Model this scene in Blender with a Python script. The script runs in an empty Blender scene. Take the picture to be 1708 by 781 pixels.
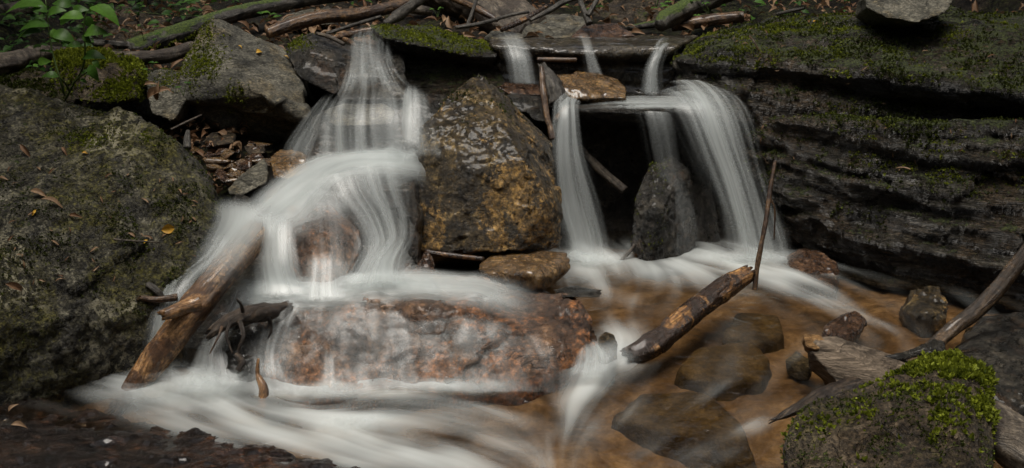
import bpy, bmesh, math, random
import numpy as np
from mathutils import Vector, Matrix
from mathutils.bvhtree import BVHTree
R = math.radians
SC = bpy.context.scene
COL = SC.collection

# ---------------------------------------------------------------- camera
FPX, IW, IH = 2050.0, 1708.0, 781.0
PITCH, CH = R(17.0), 1.3
cd = bpy.data.cameras.new("camera"); cam = bpy.data.objects.new("camera", cd); COL.objects.link(cam)
cam.location = (0, 0, CH); cam.rotation_euler = (R(90) - PITCH, 0, 0)
cd.sensor_fit = 'HORIZONTAL'; cd.sensor_width = 36; cd.lens = 36 * FPX / IW
cd.clip_start = .05; cd.clip_end = 200
SC.camera = cam

# ---------------------------------------------------------------- sky, overcast sun, exposure
SUN_EL, SUN_AZ = 79.0, -150.0      # azimuth from +Y towards +X
wd = bpy.data.worlds.new("World"); SC.world = wd; wd.use_nodes = True
wt = wd.node_tree; wt.nodes.clear()
sky = wt.nodes.new('ShaderNodeTexSky'); sky.sky_type = 'NISHITA'; sky.sun_disc = False
sky.sun_elevation = R(SUN_EL); sky.sun_rotation = R(SUN_AZ); sky.air_density = 1.0; sky.dust_density = 4.0; sky.ozone_density = 1.0
hs = wt.nodes.new('ShaderNodeHueSaturation'); hs.inputs['Saturation'].default_value = .35
bg = wt.nodes.new('ShaderNodeBackground'); bg.inputs['Strength'].default_value = .05
wo = wt.nodes.new('ShaderNodeOutputWorld')
wt.links.new(sky.outputs[0], hs.inputs['Color']); wt.links.new(hs.outputs[0], bg.inputs['Color']); wt.links.new(bg.outputs[0], wo.inputs['Surface'])
sd = bpy.data.lights.new("sun", 'SUN'); sd.energy = 1.5; sd.angle = R(32); sd.color = (1.0, .945, .86)
so = bpy.data.objects.new("sun", sd); COL.objects.link(so)
_d = Vector((math.sin(R(SUN_AZ)) * math.cos(R(SUN_EL)), math.cos(R(SUN_AZ)) * math.cos(R(SUN_EL)), math.sin(R(SUN_EL))))
so.rotation_euler = _d.to_track_quat('Z', 'Y').to_euler(); so.location = (0, 3, 8)
SC.view_settings.view_transform = 'Standard'; SC.view_settings.look = 'None'
SC.view_settings.gamma = 1; SC.view_settings.use_curve_mapping = False
SC.view_settings.exposure = 1.25
SC.render.engine = 'CYCLES'
SC.cycles.use_denoising = True
SC.cycles.max_bounces = 8; SC.cycles.diffuse_bounces = 3; SC.cycles.glossy_bounces = 3
SC.cycles.transparent_max_bounces = 24; SC.cycles.caustics_reflective = False; SC.cycles.caustics_refractive = False
SC.cycles.sample_clamp_indirect = 4

# ---------------------------------------------------------------- helpers: the lens read backwards (photo point + real distance -> place)
CP, SP = math.cos(PITCH), math.sin(PITCH)
def ray(px, py):
    x = (px - IW / 2) / FPX; v = -(py - IH / 2) / FPX
    return np.array((x, CP + v * SP, -SP + v * CP))
def P(px, py, Y):
    d = ray(px, py); return np.array((0, 0, CH)) + d * (Y / d[1])
def PZ(px, py, z):
    d = ray(px, py); return np.array((0, 0, CH)) + d * ((z - CH) / d[2])

# ---------------------------------------------------------------- noise
def _h(ix, iy, iz, s):
    h = (ix.astype(np.uint32) * np.uint32(374761393) + iy.astype(np.uint32) * np.uint32(668265263)
         + iz.astype(np.uint32) * np.uint32(2147483647) + np.uint32((s * 974711 + 12345) & 0xffffffff))
    h = (h ^ (h >> np.uint32(13))) * np.uint32(1274126177)
    h = (h ^ (h >> np.uint32(15))) * np.uint32(2246822519)
    return h ^ (h >> np.uint32(16))
def perlin(p, s=0):
    i = np.floor(p).astype(np.int64); f = p - i
    u = f * f * f * (f * (f * 6 - 15) + 10)
    def g(a, b, c):
        h = _h(i[:, 0] + a, i[:, 1] + b, i[:, 2] + c, s)
        gx = (h & np.uint32(1023)).astype(float) / 511.5 - 1
        gy = ((h >> np.uint32(10)) & np.uint32(1023)).astype(float) / 511.5 - 1
        gz = ((h >> np.uint32(20)) & np.uint32(1023)).astype(float) / 511.5 - 1
        return gx * (f[:, 0] - a) + gy * (f[:, 1] - b) + gz * (f[:, 2] - c)
    def L(a, b, t): return a + (b - a) * t
    x0 = L(L(g(0,0,0), g(1,0,0), u[:,0]), L(g(0,1,0), g(1,1,0), u[:,0]), u[:,1])
    x1 = L(L(g(0,0,1), g(1,0,1), u[:,0]), L(g(0,1,1), g(1,1,1), u[:,0]), u[:,1])
    return L(x0, x1, u[:, 2])
def fbm(p, f=1., o=4, s=0, r=.5):
    t = 0; a = 1.
    for k in range(o):
        t = t + a * perlin(p * f + 17.3 * k, s + k); f *= 2.03; a *= r
    return t
def ridged(p, f=1., o=3, s=0, r=.5):
    t = 0; a = 1.
    for k in range(o):
        t = t + a * (1 - np.abs(perlin(p * f + 9.1 * k, s + k)) * 2); f *= 2.1; a *= r
    return t
def chips(p, f, s=0):      # voronoi cells, every cell a plane tilted its own way: broken stone
    q = p * f; i = np.floor(q).astype(np.int64)
    best = np.full(len(p), 9e9); out = np.zeros(len(p))
    for a in (-1, 0, 1):
        for b in (-1, 0, 1):
            for c in (-1, 0, 1):
                ci = i + (a, b, c)
                h = _h(ci[:,0], ci[:,1], ci[:,2], s); h2 = _h(ci[:,0], ci[:,1], ci[:,2], s + 77)
                j = np.stack([(h & np.uint32(1023)), (h >> np.uint32(10)) & np.uint32(1023), (h >> np.uint32(20)) & np.uint32(1023)], 1) / 1023.
                d = q - ci - j; dd = (d * d).sum(1)
                t = np.stack([(h2 & np.uint32(1023)), (h2 >> np.uint32(10)) & np.uint32(1023), (h2 >> np.uint32(20)) & np.uint32(1023)], 1) / 511.5 - 1
                v = (d * t).sum(1) + t[:, 0] * .4
                m = dd < best; best[m] = dd[m]; out[m] = v[m]
    return out
def smooth01(a, b, x):
    t = np.clip((x - a) / (b - a), 0, 1); return t * t * (3 - 2 * t)

# ---------------------------------------------------------------- objects
def tag(o, label=None, cat=None, group=None, kind=None):
    if label: o['label'] = label
    if cat: o['category'] = cat
    if group: o['group'] = group
    if kind: o['kind'] = kind
    return o
def mesh_np(name, V, Fq, mat, parent=None, origin=None, smooth=True, attrs=None, uv=None):
    """V world coords (N,3), Fq (M,k) or list of arrays"""
    V = np.asarray(V, float)
    if origin is None and parent is None:
        origin = np.array((V[:, 0].mean(), V[:, 1].mean(), V[:, 2].min()))
    if parent is not None: origin = np.array(parent.location)
    me = bpy.data.meshes.new(name)
    Fs = Fq if isinstance(Fq, list) else [Fq]
    Fs = [np.asarray(f, np.int32) for f in Fs if len(f)]
    loops = np.concatenate([f.ravel() for f in Fs]) if Fs else np.zeros(0, np.int32)
    sizes = np.concatenate([np.full(len(f), f.shape[1], np.int32) for f in Fs])
    me.vertices.add(len(V)); me.vertices.foreach_set('co', (V - origin).astype(np.float32).ravel())
    me.loops.add(len(loops)); me.loops.foreach_set('vertex_index', loops)
    st = np.concatenate([[0], np.cumsum(sizes)[:-1]]).astype(np.int32)
    me.polygons.add(len(sizes)); me.polygons.foreach_set('loop_start', st)
    me.polygons.foreach_set('use_smooth', np.full(len(sizes), smooth))
    me.update(calc_edges=True)
    if attrs:
        for k, a in attrs.items():
            at = me.attributes.new(k, 'FLOAT', 'POINT'); at.data.foreach_set('value', np.asarray(a, np.float32))
    if uv is not None:
        ul = me.uv_layers.new(name='UVMap'); ul.data.foreach_set('uv', np.asarray(uv, np.float32)[loops].ravel())
    me.validate(); me.materials.append(mat)
    o = bpy.data.objects.new(name, me); COL.objects.link(o); o.location = origin
    if parent is not None: o.parent = parent; o.location = (0, 0, 0)
    return o
def get_np(me):
    n = len(me.vertices); co = np.empty(n * 3, np.float32); me.vertices.foreach_get('co', co)
    no = np.empty(n * 3, np.float32); me.vertices.foreach_get('normal', no)
    return co.reshape(-1, 3).astype(float), no.reshape(-1, 3).astype(float)
SOLIDS = []      # (V, F) of the stones, to lay leaves and moss on
def hull_mesh(hulls, vox):
    bm = bmesh.new()
    for pts in hulls:
        vs = [bm.verts.new(p) for p in pts]
        r = bmesh.ops.convex_hull(bm, input=vs)
        bmesh.ops.delete(bm, geom=[g for g in r['geom_interior'] if isinstance(g, bmesh.types.BMVert)], context='VERTS')
    bmesh.ops.recalc_face_normals(bm, faces=bm.faces[:])
    me = bpy.data.meshes.new('tmp'); bm.to_mesh(me); bm.free()
    o = bpy.data.objects.new('tmp', me); COL.objects.link(o)
    m = o.modifiers.new('r', 'REMESH'); m.mode = 'VOXEL'; m.voxel_size = vox
    dg = bpy.context.evaluated_depsgraph_get(); e = o.evaluated_get(dg); m2 = bpy.data.meshes.new_from_object(e)
    bpy.data.objects.remove(o); bpy.data.meshes.remove(me)
    return m2
def lap(V, E, it):
    n = len(V); deg = np.bincount(E.ravel(), minlength=n).astype(float)[:, None]; deg[deg == 0] = 1
    for _ in range(it):
        S = np.stack([np.bincount(E[:, 0], V[E[:, 1], k], n) + np.bincount(E[:, 1], V[E[:, 0], k], n) for k in range(3)], 1)
        V = V * .4 + .6 * S / deg
    return V
def rock(name, label, hulls, mat, vox=.008, smooth=2, disp=(), cat='rock', group=None, deep=.3, sink=None, keep=True, sag=.3, flare=.92):
    HS = []
    for h in hulls:
        pts = [P(*p) if len(p) == 3 else (pz(p[1], p[2]) + np.array((0, 0, p[3])) if p[0] == 'z' else np.array(p[1:], float)) for p in h]
        A = np.array(pts); c = A.mean(0)
        if deep:
            q = c + (A - c) * .8; q[:, 1] += deep; q[:, 2] -= sag * deep
            pts += list(q)
        if sink is not None:
            low = A.copy(); low = c + (low - c) * flare; low[:, 2] = sink; pts += list(low)
        HS.append([tuple(p) for p in pts])
    me = hull_mesh(HS, vox)
    V, N = get_np(me); ne = len(me.edges); E = np.empty(ne * 2, np.int32); me.edges.foreach_get('vertices', E); E = E.reshape(-1, 2)
    V = lap(V, E, smooth)
    for f in disp:
        me.vertices.foreach_set('co', V.astype(np.float32).ravel()); me.update()
        _, N = get_np(me)
        V = V + N * f(V, N)[:, None]
    org = np.array((V[:, 0].mean(), V[:, 1].mean(), V[:, 2].min()))
    me.vertices.foreach_set('co', (V - org).astype(np.float32).ravel()); me.update()
    me.polygons.foreach_set('use_smooth', np.ones(len(me.polygons), bool)); me.materials.clear(); me.materials.append(mat)
    me.name = name
    o = bpy.data.objects.new(name, me); COL.objects.link(o); o.location = org
    tag(o, label, cat, group)
    return o
# displacement recipes -------------------------------------------------
def D_fbm(a, f, o=4, s=0, r=.5): return lambda V, N: a * fbm(V, f, o, s, r)
def D_chip(a, f, s=0, warp=.25): return lambda V, N: a * chips(V + warp / f * np.stack([fbm(V, f, 2, s + 5), fbm(V, f, 2, s + 6), fbm(V, f, 2, s + 7)], 1), f, s)
def D_ridge(a, f, o=3, s=0): return lambda V, N: a * (ridged(V, f, o, s) - .8)
def D_strata(a, f, d, s=0, warp=.05, wf=3.):
    d = np.array(d, float); d /= np.linalg.norm(d)
    def g(V, N):
        t = (V @ d) + warp * fbm(V, wf, 3, s + 3)
        st = V - np.outer(V @ d, d)
        q = np.stack([t * f, (st @ np.array((1., .3, .2))) * f * .05, np.zeros(len(V))], 1)
        return a * (perlin(q, s) + .6 * perlin(q * 2.7, s + 1) + .35 * perlin(q * 6.1, s + 2)) * (1 - np.abs(N @ d) * .7)
    return g

# ---------------------------------------------------------------- materials
class NT:
    def __init__(s, name):
        s.m = bpy.data.materials.new(name); s.m.use_nodes = True; s.t = s.m.node_tree; s.t.nodes.clear()
        s.out = s.t.nodes.new('ShaderNodeOutputMaterial')
    def n(s, typ, ins=None, **pr):
        nd = s.t.nodes.new('ShaderNode' + typ)
        for k, v in pr.items(): setattr(nd, k, v)
        for k, v in (ins or {}).items():
            sk = nd.inputs[k]
            if isinstance(v, bpy.types.NodeSocket): s.t.links.new(v, sk)
            elif isinstance(v, bpy.types.Node): s.t.links.new(v.outputs[0], sk)
            else: sk.default_value = v
        return nd
    def math(s, op, a, b=0., c=0., clamp=False):
        nd = s.n('Math', {0: a, 1: b, 2: c}, operation=op); nd.use_clamp = clamp; return nd.outputs[0]
    def ramp(s, fac, stops, interp='LINEAR'):
        nd = s.n('ValToRGB', {0: fac}); cr = nd.color_ramp; cr.interpolation = interp
        while len(cr.elements) < len(stops): cr.elements.new(.5)
        for e, (p, c) in zip(cr.elements, stops):
            e.position = p; e.color = (c, c, c, 1) if not hasattr(c, '__len__') else (*c, 1)
        return nd.outputs[0]
    def mix(s, fac, a, b, mode='MIX'):
        nd = s.n('Mix', data_type='RGBA', blend_type=mode)
        for k, v in ((0, fac), (6, a), (7, b)):
            if isinstance(v, bpy.types.NodeSocket): s.t.links.new(v, nd.inputs[k])
            elif hasattr(v, '__len__'): nd.inputs[k].default_value = (*v, 1)
            else: nd.inputs[k].default_value = v
        return nd.outputs[2]
    def noise(s, co, scale, detail=5., rough=.55, dist=0.):
        return s.n('TexNoise', {'Vector': co, 'Scale': scale, 'Detail': detail, 'Roughness': rough, 'Distortion': dist}).outputs[0]
    def sstep(s, x, a, b): return s.n('MapRange', {0: x, 1: a, 2: b, 3: 0., 4: 1.}, interpolation_type='SMOOTHSTEP').outputs[0]
    def done(s, sh): s.t.links.new(sh, s.out.inputs[0]); return s.m

def rock_mat(name, cols, scale=6., rough=(.25, .55), stain=None, stain_amt=.5, moss=0., moss_col=((.018, .03, .006), (.07, .095, .012)), moss_top=.45,
             lichen=0., lichen_col=(.3, .3, .22), bump=.5, spec=.5, stretch=None, speck=.5, coat=0., fine=90., moss_scale=7., stain_scale=4., stain_th=(.48, .6), cracks=.6):
    k = NT(name)
    tc = k.n('TexCoord'); co = tc.outputs['Object']
    if stretch:
        mp = k.n('Mapping', {'Vector': co, 'Rotation': stretch[1], 'Scale': stretch[0]}); cs = mp.outputs[0]
    else: cs = co
    n1 = k.noise(cs, scale, 9, .72, .4)
    n2 = k.noise(cs, fine, 5, .75, .2)
    n3 = k.noise(cs, scale * 3.3, 6, .7, .5)
    col = k.ramp(k.math('ADD', k.math('MULTIPLY', n1, .6), k.math('MULTIPLY', n3, .4)), [(.38, cols[0]), (.5, cols[1]), (.62, cols[2])])
    if stain:
        st = k.sstep(k.math('ADD', k.noise(co, stain_scale, 7, .7, .6), k.math('MULTIPLY_ADD', n2, .25, -.125)), *stain_th)
        col = k.mix(k.math('MULTIPLY', st, stain_amt), col, k.mix(k.sstep(k.noise(co, 45., 5, .75), .38, .62), tuple(c * .3 for c in stain), tuple(c * 1.5 for c in stain)))
    col = k.mix(speck, col, k.ramp(n2, [(.38, .12), (.5, .8), (.61, 2.3)]), 'MULTIPLY')
    crk = k.math('ABSOLUTE', k.math('SUBTRACT', k.noise(cs, scale * .55 + 1., 5, .6, 1.2), .5))
    crk = k.sstep(crk, .0, .014)
    col = k.mix(k.math('MULTIPLY_ADD', crk, -cracks, cracks), col, tuple(c * .4 for c in cols[0]))
    if lichen:
        lf = k.math('MULTIPLY', k.sstep(k.noise(co, 3.2, 2, .5), .53, .62), k.sstep(k.noise(co, 45., 6, .75, .5), .5, .55))
        col = k.mix(k.math('MULTIPLY', lf, lichen), col, lichen_col)
    rg = k.n('MapRange', {0: k.noise(co, 14., 6, .7), 1: .35, 2: .65, 3: rough[0], 4: rough[1]}).outputs[0]
    hgt = k.math('ADD', k.math('MULTIPLY', k.noise(cs, 28., 8, .75, .3), 1.0), k.math('ADD', k.math('MULTIPLY', n2, .45), k.math('MULTIPLY', crk, .25)))
    if moss:
        nz = k.n('SeparateXYZ', {0: k.n('NewGeometry').outputs['Normal']}).outputs[2]
        mv = k.math('ADD', k.math('MULTIPLY', nz, .3), k.math('ADD', k.math('MULTIPLY', k.noise(co, moss_scale, 7, .75, .5), 1.1), -.55 - moss_top + moss * .5))
        mv = k.math('ADD', mv, k.math('MULTIPLY_ADD', k.noise(co, 70., 4, .75), .9, -.45))
        mf = k.sstep(mv, -.02, .06)
        mc = k.mix(k.sstep(k.noise(co, 130., 4, .75), .4, .62), moss_col[0], moss_col[1])
        col = k.mix(mf, col, mc)
        rg = k.math('MAXIMUM', rg, k.math('MULTIPLY', mf, .85))
        hgt = k.math('ADD', hgt, k.math('MULTIPLY', k.math('MULTIPLY', k.noise(co, 160., 3, .7), mf), .9))
    bp = k.n('Bump', {'Height': hgt, 'Strength': bump, 'Distance': .02})
    b = k.n('BsdfPrincipled', {'Base Color': col, 'Roughness': rg, 'Normal': bp.outputs[0], 'Specular IOR Level': spec, 'Coat Weight': coat, 'Coat Roughness': .12})
    return k.done(b.outputs[0])

def wood_mat(name, cols, grain=1., rough=(.35, .65), bump=.6, stain=None, spec=.4, coat=0., moss=0., cover=(.46, .55)):
    k = NT(name)
    tc = k.n('TexCoord'); uv = tc.outputs['UV']; co = tc.outputs['Object']
    mp = k.n('Mapping', {'Vector': uv, 'Scale': (90. * grain, 9. * grain, 1)})
    n1 = k.noise(mp.outputs[0], 1., 8, .75, 1.)
    col = k.ramp(n1, [(.36, cols[0]), (.5, cols[1]), (.64, cols[2])])
    big = k.noise(co, 11., 6, .65, .5)
    col = k.mix(k.sstep(k.math('MULTIPLY_ADD', n1, .3, k.math('SUBTRACT', big, .15)), *cover), col, stain if stain else tuple(c * .5 for c in cols[0]))
    col = k.mix(.5, col, k.ramp(k.noise(co, 80., 5, .7), [(.38, .2), (.5, .9), (.62, 2.)]), 'MULTIPLY')
    hgt = k.math('ADD', n1, k.math('MULTIPLY', k.noise(co, 60., 5, .7), .6))
    rg = k.n('MapRange', {0: big, 1: .35, 2: .65, 3: rough[0], 4: rough[1]}).outputs[0]
    if moss:
        nz = k.n('SeparateXYZ', {0: k.n('NewGeometry').outputs['Normal']}).outputs[2]
        mf = k.sstep(k.math('ADD', k.math('MULTIPLY', nz, .4), k.math('ADD', k.noise(co, 9., 6, .7), -1.05 + moss * .5)), -.04, .06)
        col = k.mix(mf, col, k.mix(k.sstep(k.noise(co, 120., 4, .7), .38, .64), (.02, .035, .006), (.07, .1, .012)))
        rg = k.math('MAXIMUM', rg, k.math('MULTIPLY', mf, .8))
    bp = k.n('Bump', {'Height': hgt, 'Strength': bump, 'Distance': .014})
    return k.done(k.n('BsdfPrincipled', {'Base Color': col, 'Roughness': rg, 'Normal': bp.outputs[0], 'Specular IOR Level': spec, 'Coat Weight': coat, 'Coat Roughness': .1}).outputs[0])

def leaf_mat(name, c0, c1, rough=.45, trans=.25, attr=True):
    k = NT(name)
    co = k.n('TexCoord').outputs['Object']
    f = k.n('Attribute', attribute_name='tone').outputs['Fac'] if attr else k.noise(co, 60., 4, .6)
    col = k.mix(f, c0, c1)
    col = k.mix(.4, col, k.ramp(k.noise(co, 90., 4, .6), [(.3, .5), (.7, 1.4)]), 'MULTIPLY')
    a = k.n('BsdfPrincipled', {'Base Color': col, 'Roughness': rough, 'Specular IOR Level': .2})
    t = k.n('BsdfTranslucent', {'Color': col})
    return k.done(k.n('MixShader', {0: trans, 1: a.outputs[0], 2: t.outputs[0]}).outputs[0])

def silk_mat(name, col=(.74, .785, .775), su=(9., 55.), sv=(.35, 1.2), contrast=2.0, hi=1.7, amax=.47, fine=.38):
    """long falls of white water: fine threads along the fall, see-through between them"""
    k = NT(name)
    uv = k.n('TexCoord').outputs['UV']; dens = k.n('Attribute', attribute_name='dens').outputs['Fac']; sd_ = k.n('Attribute', attribute_name='lay').outputs['Fac']
    s = k.n('SeparateXYZ', {0: uv})
    def st(a, b, o, dt, rr):
        v = k.n('CombineXYZ', {0: k.math('MULTIPLY', s.outputs[0], a), 1: k.math('MULTIPLY', s.outputs[1], b), 2: k.math('MULTIPLY_ADD', sd_, 7.7, o)})
        return k.noise(v.outputs[0], 1., dt, rr, .1)
    n = k.math('ADD', k.math('MULTIPLY', st(su[0], sv[0], 0., 4., .7), 1. - fine), k.math('MULTIPLY', st(su[1], sv[1], 3., 2., .5), fine))
    a = k.math('ADD', dens, k.math('MULTIPLY', k.math('SUBTRACT', n, .5), contrast * 2.2))
    a = k.math('MULTIPLY', k.sstep(a, .02, hi), k.math('MULTIPLY', k.sstep(dens, 0., .6), amax))
    bp = k.n('Bump', {'Height': n, 'Strength': .08, 'Distance': .01})
    d = k.n('BsdfDiffuse', {'Color': (*col, 1), 'Normal': bp.outputs[0]}); t = k.n('BsdfTranslucent', {'Color': (*col, 1)})
    g = k.n('BsdfGlossy', {'Color': (1, 1, 1, 1), 'Roughness': .3, 'Normal': bp.outputs[0]})
    m = k.n('MixShader', {0: .4, 1: d.outputs[0], 2: t.outputs[0]}); m = k.n('MixShader', {0: .06, 1: m.outputs[0], 2: g.outputs[0]})
    tr = k.n('BsdfTransparent', {})
    return k.done(k.n('MixShader', {0: a, 1: tr.outputs[0], 2: m.outputs[0]}).outputs[0])

def pool_mat(name, tint=(.72, .62, .48), rough=.12):
    k = NT(name)
    foam = k.n('Attribute', attribute_name='foam').outputs['Fac']
    co = k.n('TexCoord').outputs['Object']
    bp = k.n('Bump', {'Height': k.noise(k.n('Mapping', {'Vector': co, 'Scale': (1., 1.6, 1.)}).outputs[0], 13., 3, .5, .8), 'Strength': .55, 'Distance': .02})
    fr = k.n('Fresnel', {'IOR': 1.33, 'Normal': bp.outputs[0]}).outputs[0]
    tr = k.n('BsdfTransparent', {'Color': (*tint, 1)})
    g = k.n('BsdfGlossy', {'Color': (1, 1, 1, 1), 'Roughness': rough, 'Normal': bp.outputs[0]})
    w = k.n('MixShader', {0: k.math('MULTIPLY', fr, 1.0, clamp=True), 1: tr.outputs[0], 2: g.outputs[0]})
    d = k.n('BsdfDiffuse', {'Color': (.72, .76, .745, 1)}); t = k.n('BsdfTranslucent', {'Color': (.72, .76, .745, 1)})
    f = k.n('MixShader', {0: .3, 1: d.outputs[0], 2: t.outputs[0]})
    return k.done(k.n('MixShader', {0: k.math('MINIMUM', foam, .97), 1: w.outputs[0], 2: f.outputs[0]}).outputs[0])

# ---------------------------------------------------------------- builders: tubes, leaves, moss, falls
def crom(A, t):
    A = np.asarray(A, float); n = len(A); t = np.clip(t, 0, 1) * (n - 1); i = np.minimum(t.astype(int), n - 2); f = (t - i)[:, None]
    g = lambda j: A[np.clip(j, 0, n - 1)]
    p0, p1, p2, p3 = g(i - 1), g(i), g(i + 1), g(i + 2)
    return .5 * (2 * p1 + (p2 - p0) * f + (2 * p0 - 5 * p1 + 4 * p2 - p3) * f ** 2 + (3 * p1 - p0 - 3 * p2 + p3) * f ** 3)
def tube_np(path, rad, seg=14, n=40, lump=.15, lf=9., seed=0, flat=1., ragged=(0, 0)):
    """path (k,3) world, rad list (m); closed with caps; lumpy bark"""
    t = np.linspace(0, 1, n); C = crom(path, t); r = np.interp(t, np.linspace(0, 1, len(rad)), rad)
    T = np.gradient(C, axis=0); T /= np.linalg.norm(T, axis=1)[:, None]
    up = np.array((0, 0, 1.)) if abs(T[:, 2].mean()) < .9 else np.array((0, 1., 0))
    S = np.cross(T, up); S /= np.linalg.norm(S, axis=1)[:, None]; U = np.cross(S, T)
    a = np.linspace(0, 2 * np.pi, seg, endpoint=False)
    D = S[:, None, :] * np.cos(a)[None, :, None] + U[:, None, :] * np.sin(a)[None, :, None] * flat
    V = C[:, None, :] + D * r[:, None, None]
    L = np.concatenate([[0], np.cumsum(np.linalg.norm(np.diff(C, axis=0), axis=1))])
    q = V.reshape(-1, 3); rr = np.repeat(r, seg)
    nz = fbm(q, lf, 3, seed) * lump + .5 * lump * perlin(np.stack([np.tile(np.cos(a), n) * 2.3, np.tile(np.sin(a), n) * 2.3, np.repeat(L, seg) * 4], 1), seed + 4)
    gq = np.stack([np.tile(np.cos(a), n) * 4.5, np.tile(np.sin(a), n) * 4.5, np.repeat(L, seg) * 9], 1)
    if seg >= 12: nz = nz + lump * .55 * (np.abs(perlin(gq, seed + 6)) * -2 + .4) + lump * .3 * perlin(gq * (2.2, 2.2, 1.7), seed + 7) + lump * .5 * (perlin(q * 22, seed + 8) > .12) * -.35
    V = q + D.reshape(-1, 3) * (nz * rr)[:, None]
    V = V.reshape(n, seg, 3)
    rs = np.random.RandomState(seed + 3)
    for e, row, sgn in ((0, 0, -1), (1, n - 1, 1)):
        if ragged[e]:
            V[row] += T[row] * (rs.rand(seg)[:, None] - .3) * sgn * ragged[e]
    V = V.reshape(-1, 3)
    i = np.arange(n - 1)[:, None] * seg; j = np.arange(seg)[None]; j2 = (j + 1) % seg
    Fq = np.stack([i + j, i + j2, i + seg + j2, i + seg + j], -1).reshape(-1, 4)
    c0, c1 = len(V), len(V) + 1
    V = np.vstack([V, C[:1] - T[:1] * r[0] * .1, C[-1:] + T[-1:] * r[-1] * .1])
    jj = np.arange(seg); k2 = (jj + 1) % seg
    Ft = np.concatenate([np.stack([np.full(seg, c0), k2, jj], 1), np.stack([np.full(seg, c1), (n - 1) * seg + jj, (n - 1) * seg + k2], 1)])
    uvu = np.abs(np.linspace(-1, 1, seg)) ; uv = np.stack([np.tile(uvu, n) * np.repeat(r, seg) * 3.14, np.repeat(L, seg)], 1)
    uv = np.vstack([uv, [[0, 0]], [[0, L[-1]]]])
    return V, [Fq, Ft], uv
def merge(parts):
    V = []; Q = []; T = []; U = []; o = 0
    for v, f, u in parts:
        V.append(v); U.append(u); Q.append(f[0] + o); T.append(f[1] + o); o += len(v)
    return np.vstack(V), [np.vstack(Q), np.vstack(T)], np.vstack(U)
def log(name, label, pts, rads, mat, cat='log', group=None, parent=None, **kw):
    if kw.get('seg', 14) >= 12: kw['seg'] = int(kw.get('seg', 14) * 1.9); kw['n'] = int(kw.get('n', 40) * 1.6)
    """pts (px,py,Y); rads in photo px (turned into metres at each Y)"""
    path = np.array([P(*p) for p in pts]); Y = np.mean([p[2] for p in pts])
    V, F, U = tube_np(path, [r * Y / FPX for r in rads], **kw)
    o = mesh_np(name, V, F, mat, parent=parent, uv=U)
    return o if parent is not None else tag(o, label, cat, group)

def moss_on(o, mat, count, mask, size=(.004, .008), seed=0, blades=5, name='moss', spread=.9):
    V, N = get_np(o.data); V = V + np.array(o.location)
    rs = np.random.RandomState(seed)
    w = np.clip(mask(V, N), 0, 1)
    if w.sum() <= 0: return
    idx = rs.choice(len(V), count, p=w / w.sum())
    B = V[idx] + rs.normal(0, .003, (count, 3)); Nn = N[idx]
    B = np.repeat(B, blades, 0); Nn = np.repeat(Nn, blades, 0); m = len(B)
    tone_t = np.repeat(np.clip(rs.rand(count) * .7 + .3 * (fbm(V[idx], 14, 2, seed + 2) + .5), 0, 1), blades)
    d = Nn * .8 + np.array((0, 0, .35)) + rs.normal(0, spread * .6, (m, 3)); d /= np.linalg.norm(d, axis=1)[:, None]
    s = np.cross(d, rs.normal(0, 1, (m, 3))); s /= np.linalg.norm(s, axis=1)[:, None]
    L = ((size[0] + rs.rand(m) * (size[1] - size[0])) * np.repeat(.45 + 1.0 * rs.rand(count) ** 1.5, blades))[:, None]; W = L * .28
    B = B - Nn * .0015
    v0 = B; v1 = B + d * L * .55 + s * W; v2 = B + d * L + np.cross(s, d) * L * .12; v3 = B + d * L * .55 - s * W
    VV = np.stack([v0, v1, v2, v3], 1).reshape(-1, 3); F = np.arange(4 * m).reshape(-1, 4)
    tone = np.repeat(np.clip(tone_t + rs.normal(0, .12, m), 0, 1), 4); tone[0::4] *= .5
    return mesh_np(name, VV, F, mat, parent=o, smooth=False, attrs={'tone': tone})

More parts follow.
